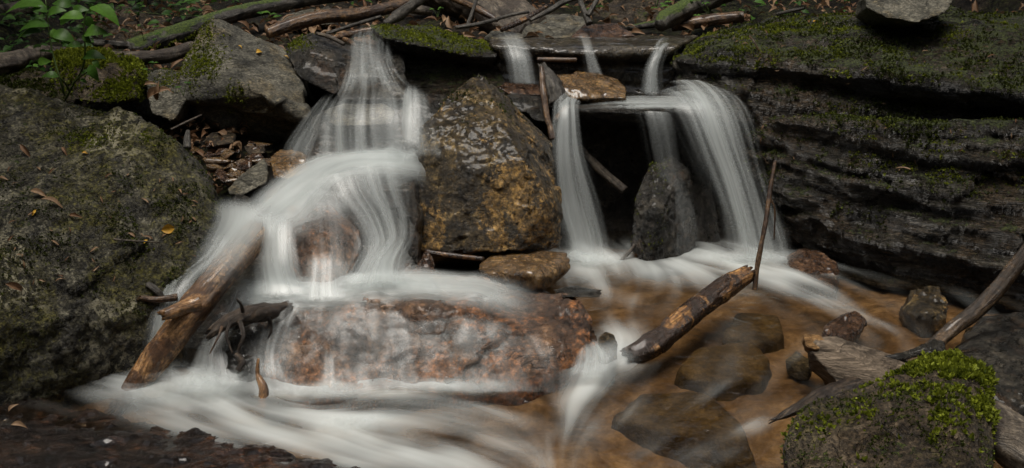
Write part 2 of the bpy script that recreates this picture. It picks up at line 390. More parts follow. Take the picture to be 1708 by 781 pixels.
BVHS = {}
def bvh_of(o):
    V, N = get_np(o.data); V = V + np.array(o.location); me = o.data
    return BVHTree.FromPolygons([tuple(v) for v in V], [tuple(p.vertices) for p in me.polygons])
def fall(name, label, secs, mat, nu=48, nv=90, bulge=.03, dens=1., eu=.45, e0=.1, e1=.2, layers=2, gap=.018, seed=0, cat='waterfall', group=None, kind=None, rag=.7, lumps=.006, widen=.22, drape=None, off=.006, eu2=None):
    """secs: (pxL,pyL,YL, pxR,pyR,YR[,density]) cross sections of the falling sheet, top to bottom"""
    S = np.array([np.concatenate([P(*s[:3]), P(*s[3:6]), [s[6] if len(s) > 6 else 1.]]) for s in secs])
    t = np.linspace(0, 1, nv); C = crom(S, t); u = np.linspace(0, 1, nu)
    Lc = C[:, :3]; Rc = C[:, 3:6]; Lc, Rc = Lc + (Lc - Rc) * widen / 2, Rc + (Rc - Lc) * widen / 2; dv = np.clip(C[:, 6], 0, 2)
    mid = (Lc + Rc) / 2; Ln = np.concatenate([[0], np.cumsum(np.linalg.norm(np.diff(mid, axis=0), axis=1))]); wid = np.linalg.norm(Rc - Lc, axis=1).mean()
    VV = []; FF = []; DD = []; UU = []; LY = []
    for k in range(layers):
        pos = Lc[:, None] * (1 - u)[None, :, None] + Rc[:, None] * u[None, :, None]
        b = bulge * 4 * u * (1 - u)
        T = np.gradient(mid, axis=0); A = Rc - Lc; Nn = np.cross(T, A); Nn /= np.linalg.norm(Nn, axis=1)[:, None] + 1e-9
        Nn *= np.sign((Nn * np.array((0, -1, .4))).sum(1))[:, None] + 1e-9
        UVu = np.tile(u, (nv, 1)) * wid; UVv = np.tile(Ln[:, None], (1, nu))
        q = np.stack([UVu.ravel() * 16, UVv.ravel() * 2.5, np.full(nu * nv, seed * 3.1 + k * 5.)], 1)
        lum = lumps * fbm(q, 1., 2, seed).reshape(nv, nu)
        pos = pos + Nn[:, None, :] * (b[None, :, None] + lum[:, :, None] + gap * k)
        if drape:
            tr_ = BVHS[drape] if drape in BVHS else BVHS.setdefault(drape, bvh_of(bpy.data.objects[drape]))
            fl = pos.reshape(-1, 3)
            for ii in range(len(fl)):
                h = tr_.find_nearest(Vector(fl[ii]))
                if h[0] is not None:
                    dd = (Vector(fl[ii]) - h[0]).dot(h[1])
                    if dd < off + gap * k: fl[ii] = h[0] + h[1] * (off + gap * k)
            pos = fl.reshape(nv, nu, 3)
            for _ in range(2): pos[1:-1, 1:-1] = (pos[1:-1, 1:-1] * 2 + pos[:-2, 1:-1] + pos[2:, 1:-1] + pos[1:-1, :-2] + pos[1:-1, 2:]) / 6
        uu = u[None, :] + rag * .25 * perlin(np.stack([np.full(nu * nv, k * 3. + seed), UVv.ravel() * 5, UVu.ravel() * 3], 1), seed + 9).reshape(nv, nu) + (.05 * (k % 2) - .025) * 2
        eprof = smooth01(0, eu, uu) * smooth01(0, eu2 or eu, 1 - uu) * smooth01(0, .06, u)[None] * smooth01(0, .06, 1 - u)[None]
        vprof = smooth01(0, max(e0, 1e-4), t) * smooth01(0, max(e1, 1e-4), 1 - t)
        D = dens * eprof * (vprof * dv)[:, None]
        o = k * nu * nv; i = np.arange(nv - 1)[:, None] * nu + np.arange(nu - 1)[None] + o
        FF.append(np.stack([i, i + 1, i + nu + 1, i + nu], -1).reshape(-1, 4))
        VV.append(pos.reshape(-1, 3)); DD.append(D.ravel()); UU.append(np.stack([UVu.ravel() + seed * .37, UVv.ravel()], 1)); LY.append(np.full(nu * nv, k * .10 + seed * 1.3))
    o = mesh_np(name, np.vstack(VV), np.vstack(FF), mat, uv=np.vstack(UU), attrs={'dens': np.concatenate(DD), 'lay': np.concatenate(LY)})
    return tag(o, label, cat, group, kind)

def leaf_np(base, d, nrm, L, Wd, fold=.25, droop=.25, curl=0., nl=7, shape=1.):
    d = d / np.linalg.norm(d); nrm = nrm - d * (nrm @ d); nrm /= np.linalg.norm(nrm); s = np.cross(d, nrm)
    V = []; t = np.linspace(0, 1, nl)
    for x in t:
        w = Wd * .5 * (np.sin(np.pi * x ** .8) ** shape) * (1 - .25 * x) + .0002
        c = base + d * L * x + nrm * (L * (-droop * x * x + .12 * np.sin(np.pi * x)))
        for q in (-1, -.5, 0, .5, 1):
            V.append(c + s * w * q + nrm * (abs(q) * w * fold + curl * w * q * q))
    V = np.array(V); F = []
    for i in range(nl - 1):
        for j in range(4): F.append((i * 5 + j, i * 5 + j + 1, (i + 1) * 5 + j + 1, (i + 1) * 5 + j))
    return V, np.array(F)

# ================================================================ MATERIALS
M = {}
M['boulder'] = rock_mat('dark lichen stone', [(.005, .005, .003), (.042, .038, .026), (.19, .175, .125)], scale=14, rough=(.28, .6), stain=(.06, .054, .009), stain_amt=.75, stain_th=(.46, .58), moss=.05, lichen=.9, lichen_col=(.34, .31, .21), bump=1., fine=120., speck=.85, spec=.4)
M['grey'] = rock_mat('grey slab stone', [(.016, .015, .012), (.085, .08, .062), (.19, .175, .135)], scale=6, rough=(.3, .6), stain=(.14, .11, .06), stain_amt=.65, stain_th=(.5, .6), bump=.8, spec=.35, stretch=((1., 1., 2.5), (R(20), R(35), 0)), fine=110., speck=.65)
M['dark'] = rock_mat('wet dark stone', [(.004, .004, .003), (.021, .019, .015), (.085, .073, .054)], scale=9, rough=(.18, .45), stain=(.06, .03, .013), stain_amt=.5, bump=1., coat=.15, fine=80.)
M['cave'] = rock_mat('black wet wall stone', [(.005, .005, .004), (.026, .022, .017), (.08, .068, .05)], scale=8, rough=(.2, .5), bump=1.)
M['wall'] = rock_mat('layered dark stone', [(.004, .004, .0035), (.026, .023, .018), (.10, .09, .07)], scale=7, rough=(.14, .42), stain=(.06, .04, .022), stain_amt=.6, moss=.38, moss_col=((.014, .021, .004), (.07, .085, .013)), bump=1., stretch=((.45, .45, 3.8), (0, R(-8), 0)), fine=90., speck=.8)
M['amber'] = rock_mat('amber wet stone', [(.007, .005, .0025), (.048, .033, .014), (.24, .165, .065)], scale=10, rough=(.24, .5), stain=(.30, .175, .05), stain_amt=.7, stain_th=(.52, .58), stain_scale=3.5, bump=1., coat=.2, fine=75., speck=.7)
M['rust'] = rock_mat('rust brown wet stone', [(.012, .007, .005), (.07, .038, .021), (.21, .12, .065)], scale=6, rough=(.2, .45), stain=(.24, .095, .03), stain_amt=.65, bump=.7, coat=.12, fine=60., speck=.6)
M['slab'] = rock_mat('golden wet slab stone', [(.025, .013, .005), (.13, .072, .024), (.27, .165, .065)], scale=7, rough=(.08, .3), bump=.7, coat=.7, speck=.5)
M['redrock'] = rock_mat('reddish wet stone', [(.014, .007, .004), (.065, .032, .016), (.18, .098, .05)], scale=14, rough=(.12, .4), bump=1., coat=.3, speck=.6)
M['under'] = rock_mat('submerged stone', [(.02, .014, .006), (.07, .052, .025), (.15, .115, .06)], scale=5, rough=(.4, .7), bump=.4, spec=.15, speck=.3, cracks=.2)
M['mossrock'] = rock_mat('brown mossy stone', [(.008, .006, .004), (.05, .035, .02), (.13, .10, .066)], scale=8, rough=(.35, .7), stain=(.04, .036, .010), stain_amt=.5, moss=.1, moss_col=((.02, .028, .004), (.09, .11, .012)), bump=1., spec=.4, speck=.75)
M['moss'] = leaf_mat('moss', (.03, .045, .004), (.30, .34, .03), .6, .35)
M['mossdark'] = leaf_mat('dark moss', (.014, .02, .004), (.09, .11, .016), .7, .2)
M['bed'] = rock_mat('stream bed', [(.05, .031, .016), (.155, .108, .066), (.32, .24, .155)], scale=3.2, rough=(.4, .7), stain=(.045, .031, .017), stain_amt=.75, stain_th=(.48, .62), stain_scale=5., bump=.3, spec=.15, speck=.12, cracks=0.)
M['soil'] = rock_mat('forest soil', [(.003, .0026, .002), (.012, .009, .006), (.042, .031, .019)], scale=10, rough=(.6, .9), stain=(.02, .024, .005), stain_amt=.7, bump=1., spec=.2, speck=.9)  # albedo lowered, deep shade of the background put into the colour
M['bark'] = wood_mat('dark bark', [(.02, .018, .015), (.06, .054, .045), (.13, .115, .095)], stain=(.022, .018, .014))
M['barkmoss'] = wood_mat('mossy bark', [(.02, .018, .015), (.06, .054, .045), (.12, .105, .085)], moss=.62)
M['weathered'] = wood_mat('weathered grey wood', [(.03, .024, .018), (.10, .08, .058), (.19, .155, .115)], stain=(.04, .03, .022))
M['brownwood'] = wood_mat('brown wet wood', [(.025, .014, .008), (.10, .055, .026), (.20, .115, .052)], rough=(.2, .5), stain=(.035, .018, .01), coat=.3)
M['orange'] = wood_mat('orange peeled wood', [(.03, .014, .006), (.19, .092, .034), (.55, .30, .10)], rough=(.12, .4), stain=(.030, .017, .011), coat=.35, cover=(.40, .47))
M['silkwood'] = wood_mat('soaked log wood', [(.05, .024, .010), (.27, .14, .055), (.55, .32, .14)], rough=(.2, .5), stain=(.07, .032, .013), coat=.3)
M['tip'] = rock_mat('raw broken wood', [(.08, .04, .015), (.30, .17, .07), (.5, .32, .15)], scale=10, rough=(.5, .7), bump=1., stretch=((.25, 1., 4.), (0, R(24), 0)), fine=60., spec=.25)
M['fallen'] = leaf_mat('fallen leaf', (.12, .06, .03), (.30, .2, .12), .5, .2)
M['yellow'] = leaf_mat('yellow leaf', (.42, .22, .025), (.62, .38, .06), .35, .25)
M['green'] = leaf_mat('green leaf', (.025, .07, .010), (.09, .19, .025), .42, .35)
M['greendark'] = leaf_mat('undergrowth leaf', (.012, .038, .007), (.06, .135, .022), .5, .3)  # darker copy of the green leaf, background shade put into its colour
M['stem'] = leaf_mat('green stem', (.04, .07, .02), (.10, .14, .04), .5, .1, attr=False)
M['silk'] = silk_mat('white falling water')
M['silkthin'] = silk_mat('thin falling water', contrast=1.5, hi=1.4, amax=.5)
M['film'] = silk_mat('water film over stone', su=(9., 40.), sv=(1.2, 3.), contrast=1.3, hi=1.7, amax=.29, fine=.3)
M['pool'] = pool_mat('pool water')

# ================================================================ SETTING
def zpool(x, y): return .10 * smooth01(2.45, 3.55, y)
def g_mid(y): return np.interp(y, [-14, -8, -3, 0, 2, 3.9, 4.3, 4.7, 6, 7, 9, 12, 22], [10, 6, 1.2, -.15, -.35, -.35, .5, .60, .70, .95, 1.8, 3, 7])
def g_left(y): return np.interp(y, [-14, -8, -3, 0, 2, 3.1, 3.3, 3.5, 3.75, 4, 4.3, 5, 6, 7, 9, 12, 22], [10, 6, 1.2, -.1, -.3, -.25, .1, .27, .36, .46, .57, .66, .78, 1.1, 2.0, 3.2, 7])
def zground(x, y):
    a = smooth01(-.78, -.62, x); z = g_left(y) * (1 - a) + g_mid(y) * a
    z = z + np.clip(-x - 1.75, 0, 99) * .85 + np.clip(x - 1.9, 0, 99) * .85  # unseen outer banks shaped as a bowl so light comes mostly from above
    return z
def spaced(lo, hi, c0, c1, fine, grow=1.16):
    mid = list(np.arange(c0, c1, fine)); s = fine; x = c0; L = []
    while x > lo: s *= grow; x -= s; L.append(x)
    s = fine; x = mid[-1]; Rr = []
    while x < hi: s *= grow; x += s; Rr.append(x)
    return np.array(L[::-1] + mid + Rr)
def grid(xs, ys):
    X, Y = np.meshgrid(xs, ys); n = len(xs); i = np.arange(len(ys) - 1)[:, None] * n + np.arange(n - 1)[None]
    return X.ravel(), Y.ravel(), np.stack([i, i + 1, i + n + 1, i + n], -1).reshape(-1, 4)
x, y, F = grid(spaced(-16, 16, -2.0, 2.2, .03), spaced(-13, 20, 2., 7., .03))
q = np.stack([x, y, 0 * x], 1)
z = zground(x, y) + .03 * fbm(q, 5, 4, 1) + .10 * fbm(q, 1.1, 3, 2) * smooth01(4.4, 6, y)
tag(mesh_np('ground', np.stack([x, y, z], 1), F, M['soil'], origin=(0, 0, 0)), kind='structure')
# bed of the stream: sand, gravel and cobbles under the water
x, y, F = grid(np.arange(-1.6, 1.75, .009), np.arange(2.0, 3.95, .009))
q = np.stack([x, y, 0 * x], 1)
z = zpool(x, y) - .058 + .02 * fbm(q, 6, 4, 5) + .010 * fbm(q, 16, 2, 3) - .05 * smooth01(.1, .35, x) * smooth01(2.75, 2.6, y)
tag(mesh_np('stream_bed', np.stack([x, y, z], 1), F, M['bed'], origin=(0, 0, 0)), kind='structure')

# pool water with foam combed along the current
def px_of(x, y, z):
    dx, dy, dz = x, y, z - CH
    f = dy * CP - dz * SP; v = dy * SP + dz * CP
    return IW / 2 + FPX * dx / f, IH / 2 - FPX * v / f
gx, gy = np.arange(-1.5, 1.72, .0045), np.arange(2.25, 3.95, .0045)
x, y, F = grid(gx, gy); nx, ny = len(gx), len(gy)
FLOW = [(300, 640, 420, 700), (200, 640, 330, 660), (420, 700, 560, 745), (150, 660, 260, 710), (440, 610, 500, 655), (500, 655, 640, 660), (640, 655, 800, 665), (560, 690, 620, 660), (540, 720, 640, 765),
        (640, 700, 800, 730), (800, 730, 900, 760), (500, 770, 600, 790), (820, 660, 920, 700), (1050, 580, 1000, 640), (1000, 640, 950, 700), (950, 700, 925, 770), (1040, 700, 960, 770), (960, 450, 1000, 520), (1000, 520, 1040, 580),
        (1100, 470, 1060, 540), (1200, 440, 1290, 460), (1290, 460, 1400, 505), (1400, 505, 1480, 545), (1300, 560, 1240, 640), (1250, 640, 1150, 720), (1150, 720, 1050, 780), (1480, 560, 1350, 640), (1300, 700, 1200, 760)]
def pz(px, py):
    z = .05
    for _ in range(6): p = PZ(px, py, z); z = float(zpool(p[0], p[1]))
    return PZ(px, py, z)
fa = np.array([np.concatenate([(pz(a, b) + pz(c, d))[:2] / 2, (pz(c, d) - pz(a, b))[:2]]) for a, b, c, d in FLOW])
fa[:, 2:] /= np.linalg.norm(fa[:, 2:], axis=1)[:, None]
U = np.zeros(len(x)); Vv = np.zeros(len(x))
for a in fa:
    w = 1 / ((x - a[0]) ** 2 + (y - a[1]) ** 2 + .004) ** 1.5
    U += w * a[2]; Vv += w * a[3]
l = np.hypot(U, Vv) + 1e-9; U = (U / l).reshape(ny, nx); Vv = (Vv / l).reshape(ny, nx)
q = np.stack([x, y, 0 * x], 1)
src = (perlin(q * 55, 3) + .8 * perlin(q * 24, 4) + .7 * perlin(q * 110, 5)).reshape(ny, nx)
def samp(A, fx, fy):
    fx = np.clip(fx, 0, nx - 1.01); fy = np.clip(fy, 0, ny - 1.01); i = fx.astype(int); j = fy.astype(int); a = fx - i; b = fy - j
    return (A[j, i] * (1 - a) + A[j, i + 1] * a) * (1 - b) + (A[j + 1, i] * (1 - a) + A[j + 1, i + 1] * a) * b
def comb(A, steps, h=1.6):
    J, I = np.mgrid[0:ny, 0:nx].astype(float); acc = A.copy(); n = 1
    for s in (1, -1):
        fx, fy = I.copy(), J.copy()
        for k in range(steps):
            u, v = samp(U, fx, fy), samp(Vv, fx, fy); fx += s * h * u; fy += s * h * v
            acc += samp(A, fx, fy); n += 1
    return acc / n
lic = comb(src, 26); lic /= lic.std()
px, py = px_of(x, y, zpool(x, y))
FOAM = [(480, 720, 200, 60, 12, .4), (310, 655, 106, 30, 8, .85), (215, 645, 56, 19, -5, .6), (400, 690, 123, 36, 22, .7), (300, 700, 100, 28, 18, .45), (560, 650, 123, 18, 2, .85), (465, 622, 44, 30, 45, .8), (690, 650, 123, 16, -3, .6), (560, 716, 56, 33, 12, .85), (690, 756, 123, 25, 12, .6),
        (500, 680, 56, 16, 35, .65), (640, 700, 100, 14, 10, .25), (470, 745, 80, 18, 14, .4), (820, 690, 100, 14, 10, .25), (860, 765, 78, 16, 12, .3), (560, 770, 89, 19, 12, .45), (1030, 585, 40, 33, -40, .85), (985, 638, 62, 25, -48, .8), (948, 700, 56, 18, -62, .6), (925, 750, 40, 15, -70, .35),
        (965, 440, 69, 25, 0, .85), (1060, 450, 89, 16, 5, .55), (1010, 478, 67, 15, 30, .3), (1200, 438, 123, 26, 3, .85), (1300, 462, 73, 23, 18, .75), (1365, 494, 60, 15, 28, .5), (1435, 527, 40, 8, 30, .25), (1130, 466, 67, 14, 0, .35),
        (1262, 712, 31, 12, -15, 0.28), (1200, 650, 67, 9, -30, 0.1), (1140, 755, 112, 14, 0, 0.1), (1050, 690, 38, 11, -40, 0.1), (1330, 590, 17, 8, 0, 0.1), (1480, 545, 29, 7, 20, .25), (600, 730, 170, 40, 12, .7), (720, 768, 120, 24, 10, .6), (830, 745, 90, 18, 12, .35), (560, 690, 200, 60, 8, .35), (1000, 610, 60, 40, -45, .5), (390, 690, 140, 36, 14, .3), (700, 700, 160, 60, 5, .22), (960, 690, 60, 40, -50, .3), (1180, 455, 170, 30, 3, .35)]
foam = np.zeros(len(x))
for (a, b, rx, ry, an, amp) in FOAM:
    c, s = math.cos(R(an)), math.sin(R(an)); dx, dy = px - a, py - b
    e = ((dx * c + dy * s) / rx) ** 2 + ((-dx * s + dy * c) / ry) ** 2
    foam = np.maximum(foam, amp * np.exp(-e * .9)) + .12 * amp * np.exp(-e * .9)
lf = lic.ravel()
mod = comb(perlin(q * 14, 12).reshape(ny, nx), 14).ravel(); mod /= mod.std()
foam = .80 * (1 - np.exp(-1.7 * np.clip(foam * (1 + .28 * mod + .08 * lf) + .015 * lf * (foam > .04) - .03, 0, 9) ** 1.4))
foam = foam + (.010 + .018 * np.clip(mod, -.5, 2)) * (1 - foam)  # faint whitish swirls: sheen of the surface painted in as thin foam
foam = comb(foam.reshape(ny, nx), 4).ravel()
big = comb(perlin(q * 9, 8).reshape(ny, nx), 14).ravel(); sm = comb(perlin(q * 30, 9).reshape(ny, nx), 10).ravel()
z = zpool(x, y) + .015 * big + .006 * sm + .016 * foam
tag(mesh_np('water', np.stack([x, y, z], 1), F, M['pool'], origin=(0, 0, 0), attrs={'foam': foam}), kind='structure')

M['drift'] = rock_mat('split driftwood', [(.045, .034, .024), (.20, .155, .112), (.34, .27, .2)], scale=8, rough=(.5, .75), stain=(.05, .036, .025), stain_amt=.7, bump=1., stretch=((.25, 1., 4.), (0, R(24), 0)), fine=60., spec=.25)
M['shelf'] = rock_mat('dark wet shelf stone', [(.003, .002, .0015), (.013, .0075, .005), (.05, .028, .016)], scale=10, rough=(.07, .28), stain=(.05, .02, .008), stain_amt=.5, bump=1., coat=.45, fine=60., stretch=((.45, 1., 1.), (0, 0, 0)), speck=.7)
M['darkwood'] = wood_mat('rotten black wood', [(.007, .005, .004), (.03, .02, .013), (.10, .07, .045)], rough=(.3, .6), stain=(.015, .009, .006), spec=.4)
M['mist'] = silk_mat('foaming water', su=(9., 26.), sv=(5., 14.), contrast=.8, hi=1.3, amax=.5, fine=.4)
M['smooth'] = silk_mat('smooth white water', su=(11., 34.), sv=(.7, 1.4), contrast=.6, hi=1.3, amax=.55, fine=.35)
M['branchwood'] = wood_mat('wet brown branch', [(.02, .012, .007), (.085, .055, .032), (.22, .15, .09)], rough=(.15, .45), stain=(.04, .03, .022), coat=.3)
M['wetledge'] = rock_mat('streaming wet ledge stone', [(.006, .005, .004), (.035, .027, .016), (.10, .08, .05)], scale=7, rough=(.08, .25), bump=.6, coat=.6, fine=60., speck=.5)

# ================================================================ ROCKS
W_ = lambda x, y, z: ('w', x, y, z)
left = rock('boulder', 'huge dark lichen speckled boulder filling the left edge', [[
    (-160, 140, 3.7), (0, 160, 3.62), (120, 171, 3.58), (215, 189, 3.5), (270, 214, 3.44), (310, 262, 3.36), (345, 320, 3.3), (364, 352, 3.24), (342, 402, 3.14), (325, 442, 3.08),
    (250, 472, 2.98), (242, 520, 2.93), (120, 545, 2.84), (0, 542, 2.76), (-160, 530, 2.7), (150, 345, 3.08), (30, 360, 3.02)],
    [(232, 500, 3.05), (225, 610, 3.06), (90, 640, 3.0), (-160, 640, 2.95), (-100, 450, 3.2), (200, 400, 3.3)]],
    M['boulder'], .0085, 4, [D_fbm(.035, 2.2, 3, 11), D_chip(.018, 5, 4), D_fbm(.012, 18, 5, 12, .65), D_ridge(.006, 45, 3, 13)], cat='boulder', deep=.35, sink=-.12)
grey = rock('boulder', 'pale grey flat topped boulder with moss on its left side, left of the cascade', [[
    (352, 30, 4.25), (385, 40, 4.3), (470, 80, 4.25), (497, 108, 4.12), (516, 196, 3.8), (505, 208, 3.8), (345, 80, 4.05), (330, 100, 3.98), (300, 122, 3.95), (303, 165, 3.9), (400, 138, 3.82), (455, 165, 3.78)],
    [(310, 150, 3.92), (400, 145, 3.86), (508, 200, 3.83), (480, 236, 3.92), (420, 238, 3.97), (345, 222, 3.98), (320, 180, 3.95)]],
    M['grey'], .007, 2, [D_fbm(.02, 3.5, 3, 21), D_chip(.010, 9, 22), D_strata(.006, 34, (.55, .3, .8), 23), D_fbm(.005, 35, 3, 24)], cat='boulder', deep=.3)
strip_ = rock('rock', 'dark striped rock with mossy crown right of the pale grey boulder', [[
    (488, 62, 4.25), (520, 54, 4.3), (550, 60, 4.25), (588, 84, 4.12), (580, 110, 4.02), (574, 158, 3.98), (555, 160, 3.97), (500, 128, 4.0), (475, 92, 4.1), (475, 78, 4.15), (520, 85, 4.05)]],
    M['dark'], .006, 2, [D_fbm(.012, 5, 3, 31), D_strata(.010, 16, (.35, .5, .8), 32), D_fbm(.004, 40, 3, 33)], deep=.25)
rock('rock_ledge', 'dark overhanging ledge with a mossy top between the two waterfalls', [
    [(616, 44, 4.2), (640, 40, 4.35), (720, 44, 4.5), (812, 68, 4.45), (826, 92, 4.12), (775, 92, 4.05), (700, 76, 4.02), (640, 62, 4.02), (640, 80, 4.1), (820, 108, 4.15)],
    [(640, 70, 4.2), (650, 165, 4.02), (700, 195, 3.98), (840, 195, 4.02), (840, 90, 4.25), (735, 90, 4.15)]],
    M['wall'], .0075, 2, [D_fbm(.015, 4, 3, 41), D_strata(.014, 22, (.12, .15, .97), 42), D_fbm(.005, 35, 3, 43)], deep=.35)
ledge2 = rock('rock_ledge', 'dark wet ledge with three thin spouts, behind the golden slab', [
    [(812, 66, 4.6), (1170, 58, 4.7), (818, 76, 4.14), (900, 80, 4.1), (945, 90, 4.08), (1000, 84, 4.12), (1060, 80, 4.14), (1130, 78, 4.14), (835, 100, 4.14), (1110, 105, 4.14)],
    [(825, 90, 4.2), (1130, 90, 4.2), (830, 180, 4.16), (1140, 180, 4.16)]],
    M['wetledge'], .0075, 2, [D_fbm(.012, 5, 3, 51), D_strata(.012, 24, (.05, .15, .97), 52), D_fbm(.005, 38, 3, 53)], deep=.3)
rock('rock_ledge', 'thin overhanging ledge with the black hollow under it, right of the central boulder', [
    [(918, 168, 4.2), (1215, 155, 4.2), (922, 176, 3.88), (1000, 186, 3.82), (1085, 186, 3.82), (1180, 184, 3.82), (1235, 215, 3.9), (932, 192, 3.92), (1080, 199, 3.87), (1200, 202, 3.87)],
    [(922, 190, 4.12), (1250, 190, 4.12), (915, 300, 4.05), (1300, 300, 4.05), (905, 450, 3.95), (1320, 450, 3.95)]],
    M['cave'], .009, 1, [D_fbm(.012, 5, 3, 61), D_strata(.010, 24, (.05, .15, .97), 62), D_fbm(.006, 38, 3, 63)], deep=.4)
bould = rock('boulder', 'upright pointed amber boulder standing between the two cascades', [[
    (801, 122, 3.74), (755, 158, 3.63), (700, 210, 3.5), (702, 262, 3.45), (690, 335, 3.41), (682, 414, 3.38), (760, 421, 3.33), (860, 421, 3.34), (932, 412, 3.42), (936, 362, 3.48), (928, 318, 3.54), (920, 240, 3.72),
    (845, 162, 3.76), (842, 212, 3.49), (872, 262, 3.42), (908, 332, 3.38), (790, 290, 3.39)]],
    M['amber'], .0055, 0, [D_fbm(.004, 4, 3, 71), D_chip(.008, 7, 72, .1), D_chip(.005, 16, 76, .1), D_fbm(.005, 28, 4, 73, .65), D_ridge(.0022, 55, 3, 74)], cat='boulder', deep=.35)
slabb = rock('boulder', 'broad rust brown boulder under a veil of water in the middle foreground', [[
    (425, 590, 2.9), ('z', 470, 655, -.03), ('z', 600, 664, -.03), ('z', 750, 650, -.03), ('z', 870, 634, -.03), ('z', 950, 608, -.02), (440, 515, 3.03), (520, 494, 3.06), (640, 488, 3.07), (760, 500, 3.03), (860, 560, 2.94), (620, 580, 2.93), (985, 590, 2.95), (1000, 552, 3.0), (985, 520, 3.08), (942, 486, 3.15), (800, 470, 3.16), (650, 470, 3.15), (500, 482, 3.08)]],
    M['rust'], .006, 110, [D_fbm(.05, 3, 3, 81), D_chip(.012, 9, 82), D_fbm(.010, 14, 4, 83, .55), D_ridge(.002, 42, 3, 84)], cat='boulder', deep=.3, sink=-.1)
rock('rock', 'brown rock showing dark between the two streams of the lower left cascade', [[
    (480, 345, 3.30), (550, 338, 3.30), (600, 385, 3.22), (598, 430, 3.17), (560, 480, 3.10), (500, 478, 3.09), (470, 400, 3.20), (535, 390, 3.17)]],
    M['rust'], .006, 2, [D_fbm(.02, 6, 3, 91), D_fbm(.006, 30, 3, 92)], deep=.25)
# stepped bedrock behind the left cascade
rock('rock_ledge', 'stepped bedrock under the white left cascade', [
    [(545, 74, 4.32), (660, 70, 4.32), (560, 92, 4.1), (585, 96, 4.05), (650, 92, 4.05), (672, 90, 4.08), (565, 170, 3.85), (680, 170, 3.85)],
    [(520, 195, 3.85), (705, 180, 3.85), (540, 185, 3.7), (690, 180, 3.7), (510, 275, 3.58), (720, 270, 3.58)],
    [(470, 300, 3.6), (710, 262, 3.62), (500, 318, 3.36), (560, 322, 3.33), (690, 312, 3.33), (700, 420, 3.24), (560, 480, 3.2), (420, 470, 3.2), (430, 355, 3.36), (700, 480, 3.2)],
    [(395, 400, 3.28), (360, 350, 3.42), (440, 340, 3.42), (330, 500, 3.12), (420, 500, 3.12), (260, 520, 3.08), (240, 650, 3.04), (420, 650, 2.98), (470, 500, 3.06)]],
    M['dark'], .009, 2, [D_fbm(.012, 5, 3, 101), D_strata(.010, 26, (.1, .2, .95), 102), D_fbm(.005, 38, 3, 103)], deep=.35)
rock('rock', 'grey stone lying across the upper left cascade behind the falling water', [[
    (540, 186, 3.66), (570, 174, 3.72), (640, 172, 3.72), (662, 184, 3.66), (655, 208, 3.6), (560, 212, 3.58), (545, 205, 3.6)]], M['grey'], .006, 2, [D_fbm(.012, 7, 3, 111), D_fbm(.004, 35, 3, 112)], deep=.1)
# right wall of layered stone: three beds, the upper ones overhanging
def bed_(pts): return pts
wallr = rock('rock_wall', 'tall layered dark cliff with moss along its ledges, on the right', [
    [(1120, 92, 4.15), (1200, 60, 4.35), (1300, 34, 4.4), (1450, 22, 4.3), (1800, 15, 4.1), (1128, 100, 4.02), (1210, 82, 3.98), (1330, 96, 3.88), (1500, 120, 3.72), (1650, 150, 3.58), (1850, 175, 3.4), (1150, 120, 4.05), (1340, 140, 3.95), (1850, 215, 3.5)],
    [(1125, 100, 4.1), (1145, 165, 3.98), (1215, 205, 3.9), (1350, 205, 3.82), (1600, 215, 3.66), (1850, 235, 3.5), (1250, 110, 4.1), (1850, 180, 3.55), (1150, 110, 4.05), (1210, 140, 3.95)],
    [(1232, 205, 3.95), (1310, 198, 3.78), (1450, 205, 3.64), (1700, 215, 3.46), (1850, 225, 3.36), (1240, 280, 3.9), (1300, 345, 3.74), (1420, 330, 3.6), (1600, 330, 3.46), (1850, 340, 3.3)],
    [(1290, 330, 3.85), (1310, 400, 3.74), (1400, 465, 3.6), (1500, 480, 3.46), (1650, 510, 3.34), (1850, 540, 3.2), (1350, 320, 3.7), (1600, 330, 3.46), (1850, 340, 3.3), (1420, 420, 3.56), (1600, 440, 3.4), (1850, 460, 3.22)],
    [(1300, 380, 3.9), (1300, 470, 3.8), (1850, 600, 3.3), (1850, 400, 3.5)]],
    M['wall'], .0095, 1, [D_fbm(.03, 2.5, 3, 121), D_strata(.085, 6, (.14, .12, .97), 122, .12, 2.), D_chip(.014, 5, 123), D_strata(.022, 20, (.14, .12, .97), 125, .06, 4.), D_fbm(.006, 22, 5, 124, .65)], cat='cliff', deep=.6, sag=.15)
# stones in the right hollow
pill = rock('rock', 'upright mossy black stone under the right waterfall', [[
    (1086, 276, 3.80), (1120, 262, 3.86), (1150, 285, 3.84), (1160, 400, 3.74), (1135, 445, 3.68), (1078, 447, 3.62), (1054, 415, 3.66), (1064, 330, 3.72), (1092, 350, 3.62)]], M['dark'], .0055, 1, [D_fbm(.012, 8, 3, 131), D_ridge(.009, 36, 3, 132), D_fbm(.004, 70, 2, 133)], deep=.12)
rock('rock', 'dark rounded stone half hidden behind the main right waterfall', [[
    (1112, 290, 3.94), (1150, 270, 3.96), (1190, 300, 3.92), (1205, 360, 3.88), (1195, 440, 3.84), (1115, 440, 3.84), (1105, 350, 3.88), (1150, 360, 3.82)]], M['cave'], .007, 2, [D_fbm(.03, 5, 3, 141), D_fbm(.008, 25, 3, 142)], deep=.12)
rock('rock', 'flat golden wet slab lying under the middle spout', [[
    (922, 124, 4.0), (965, 118, 4.06), (1030, 130, 4.06), (1046, 146, 4.0), (1046, 164, 3.92), (955, 166, 3.9), (938, 150, 3.92), (942, 170, 3.94)]], M['slab'], .0055, 1, [D_fbm(.008, 8, 3, 151), D_chip(.005, 14, 152)], deep=.05, sag=1.)
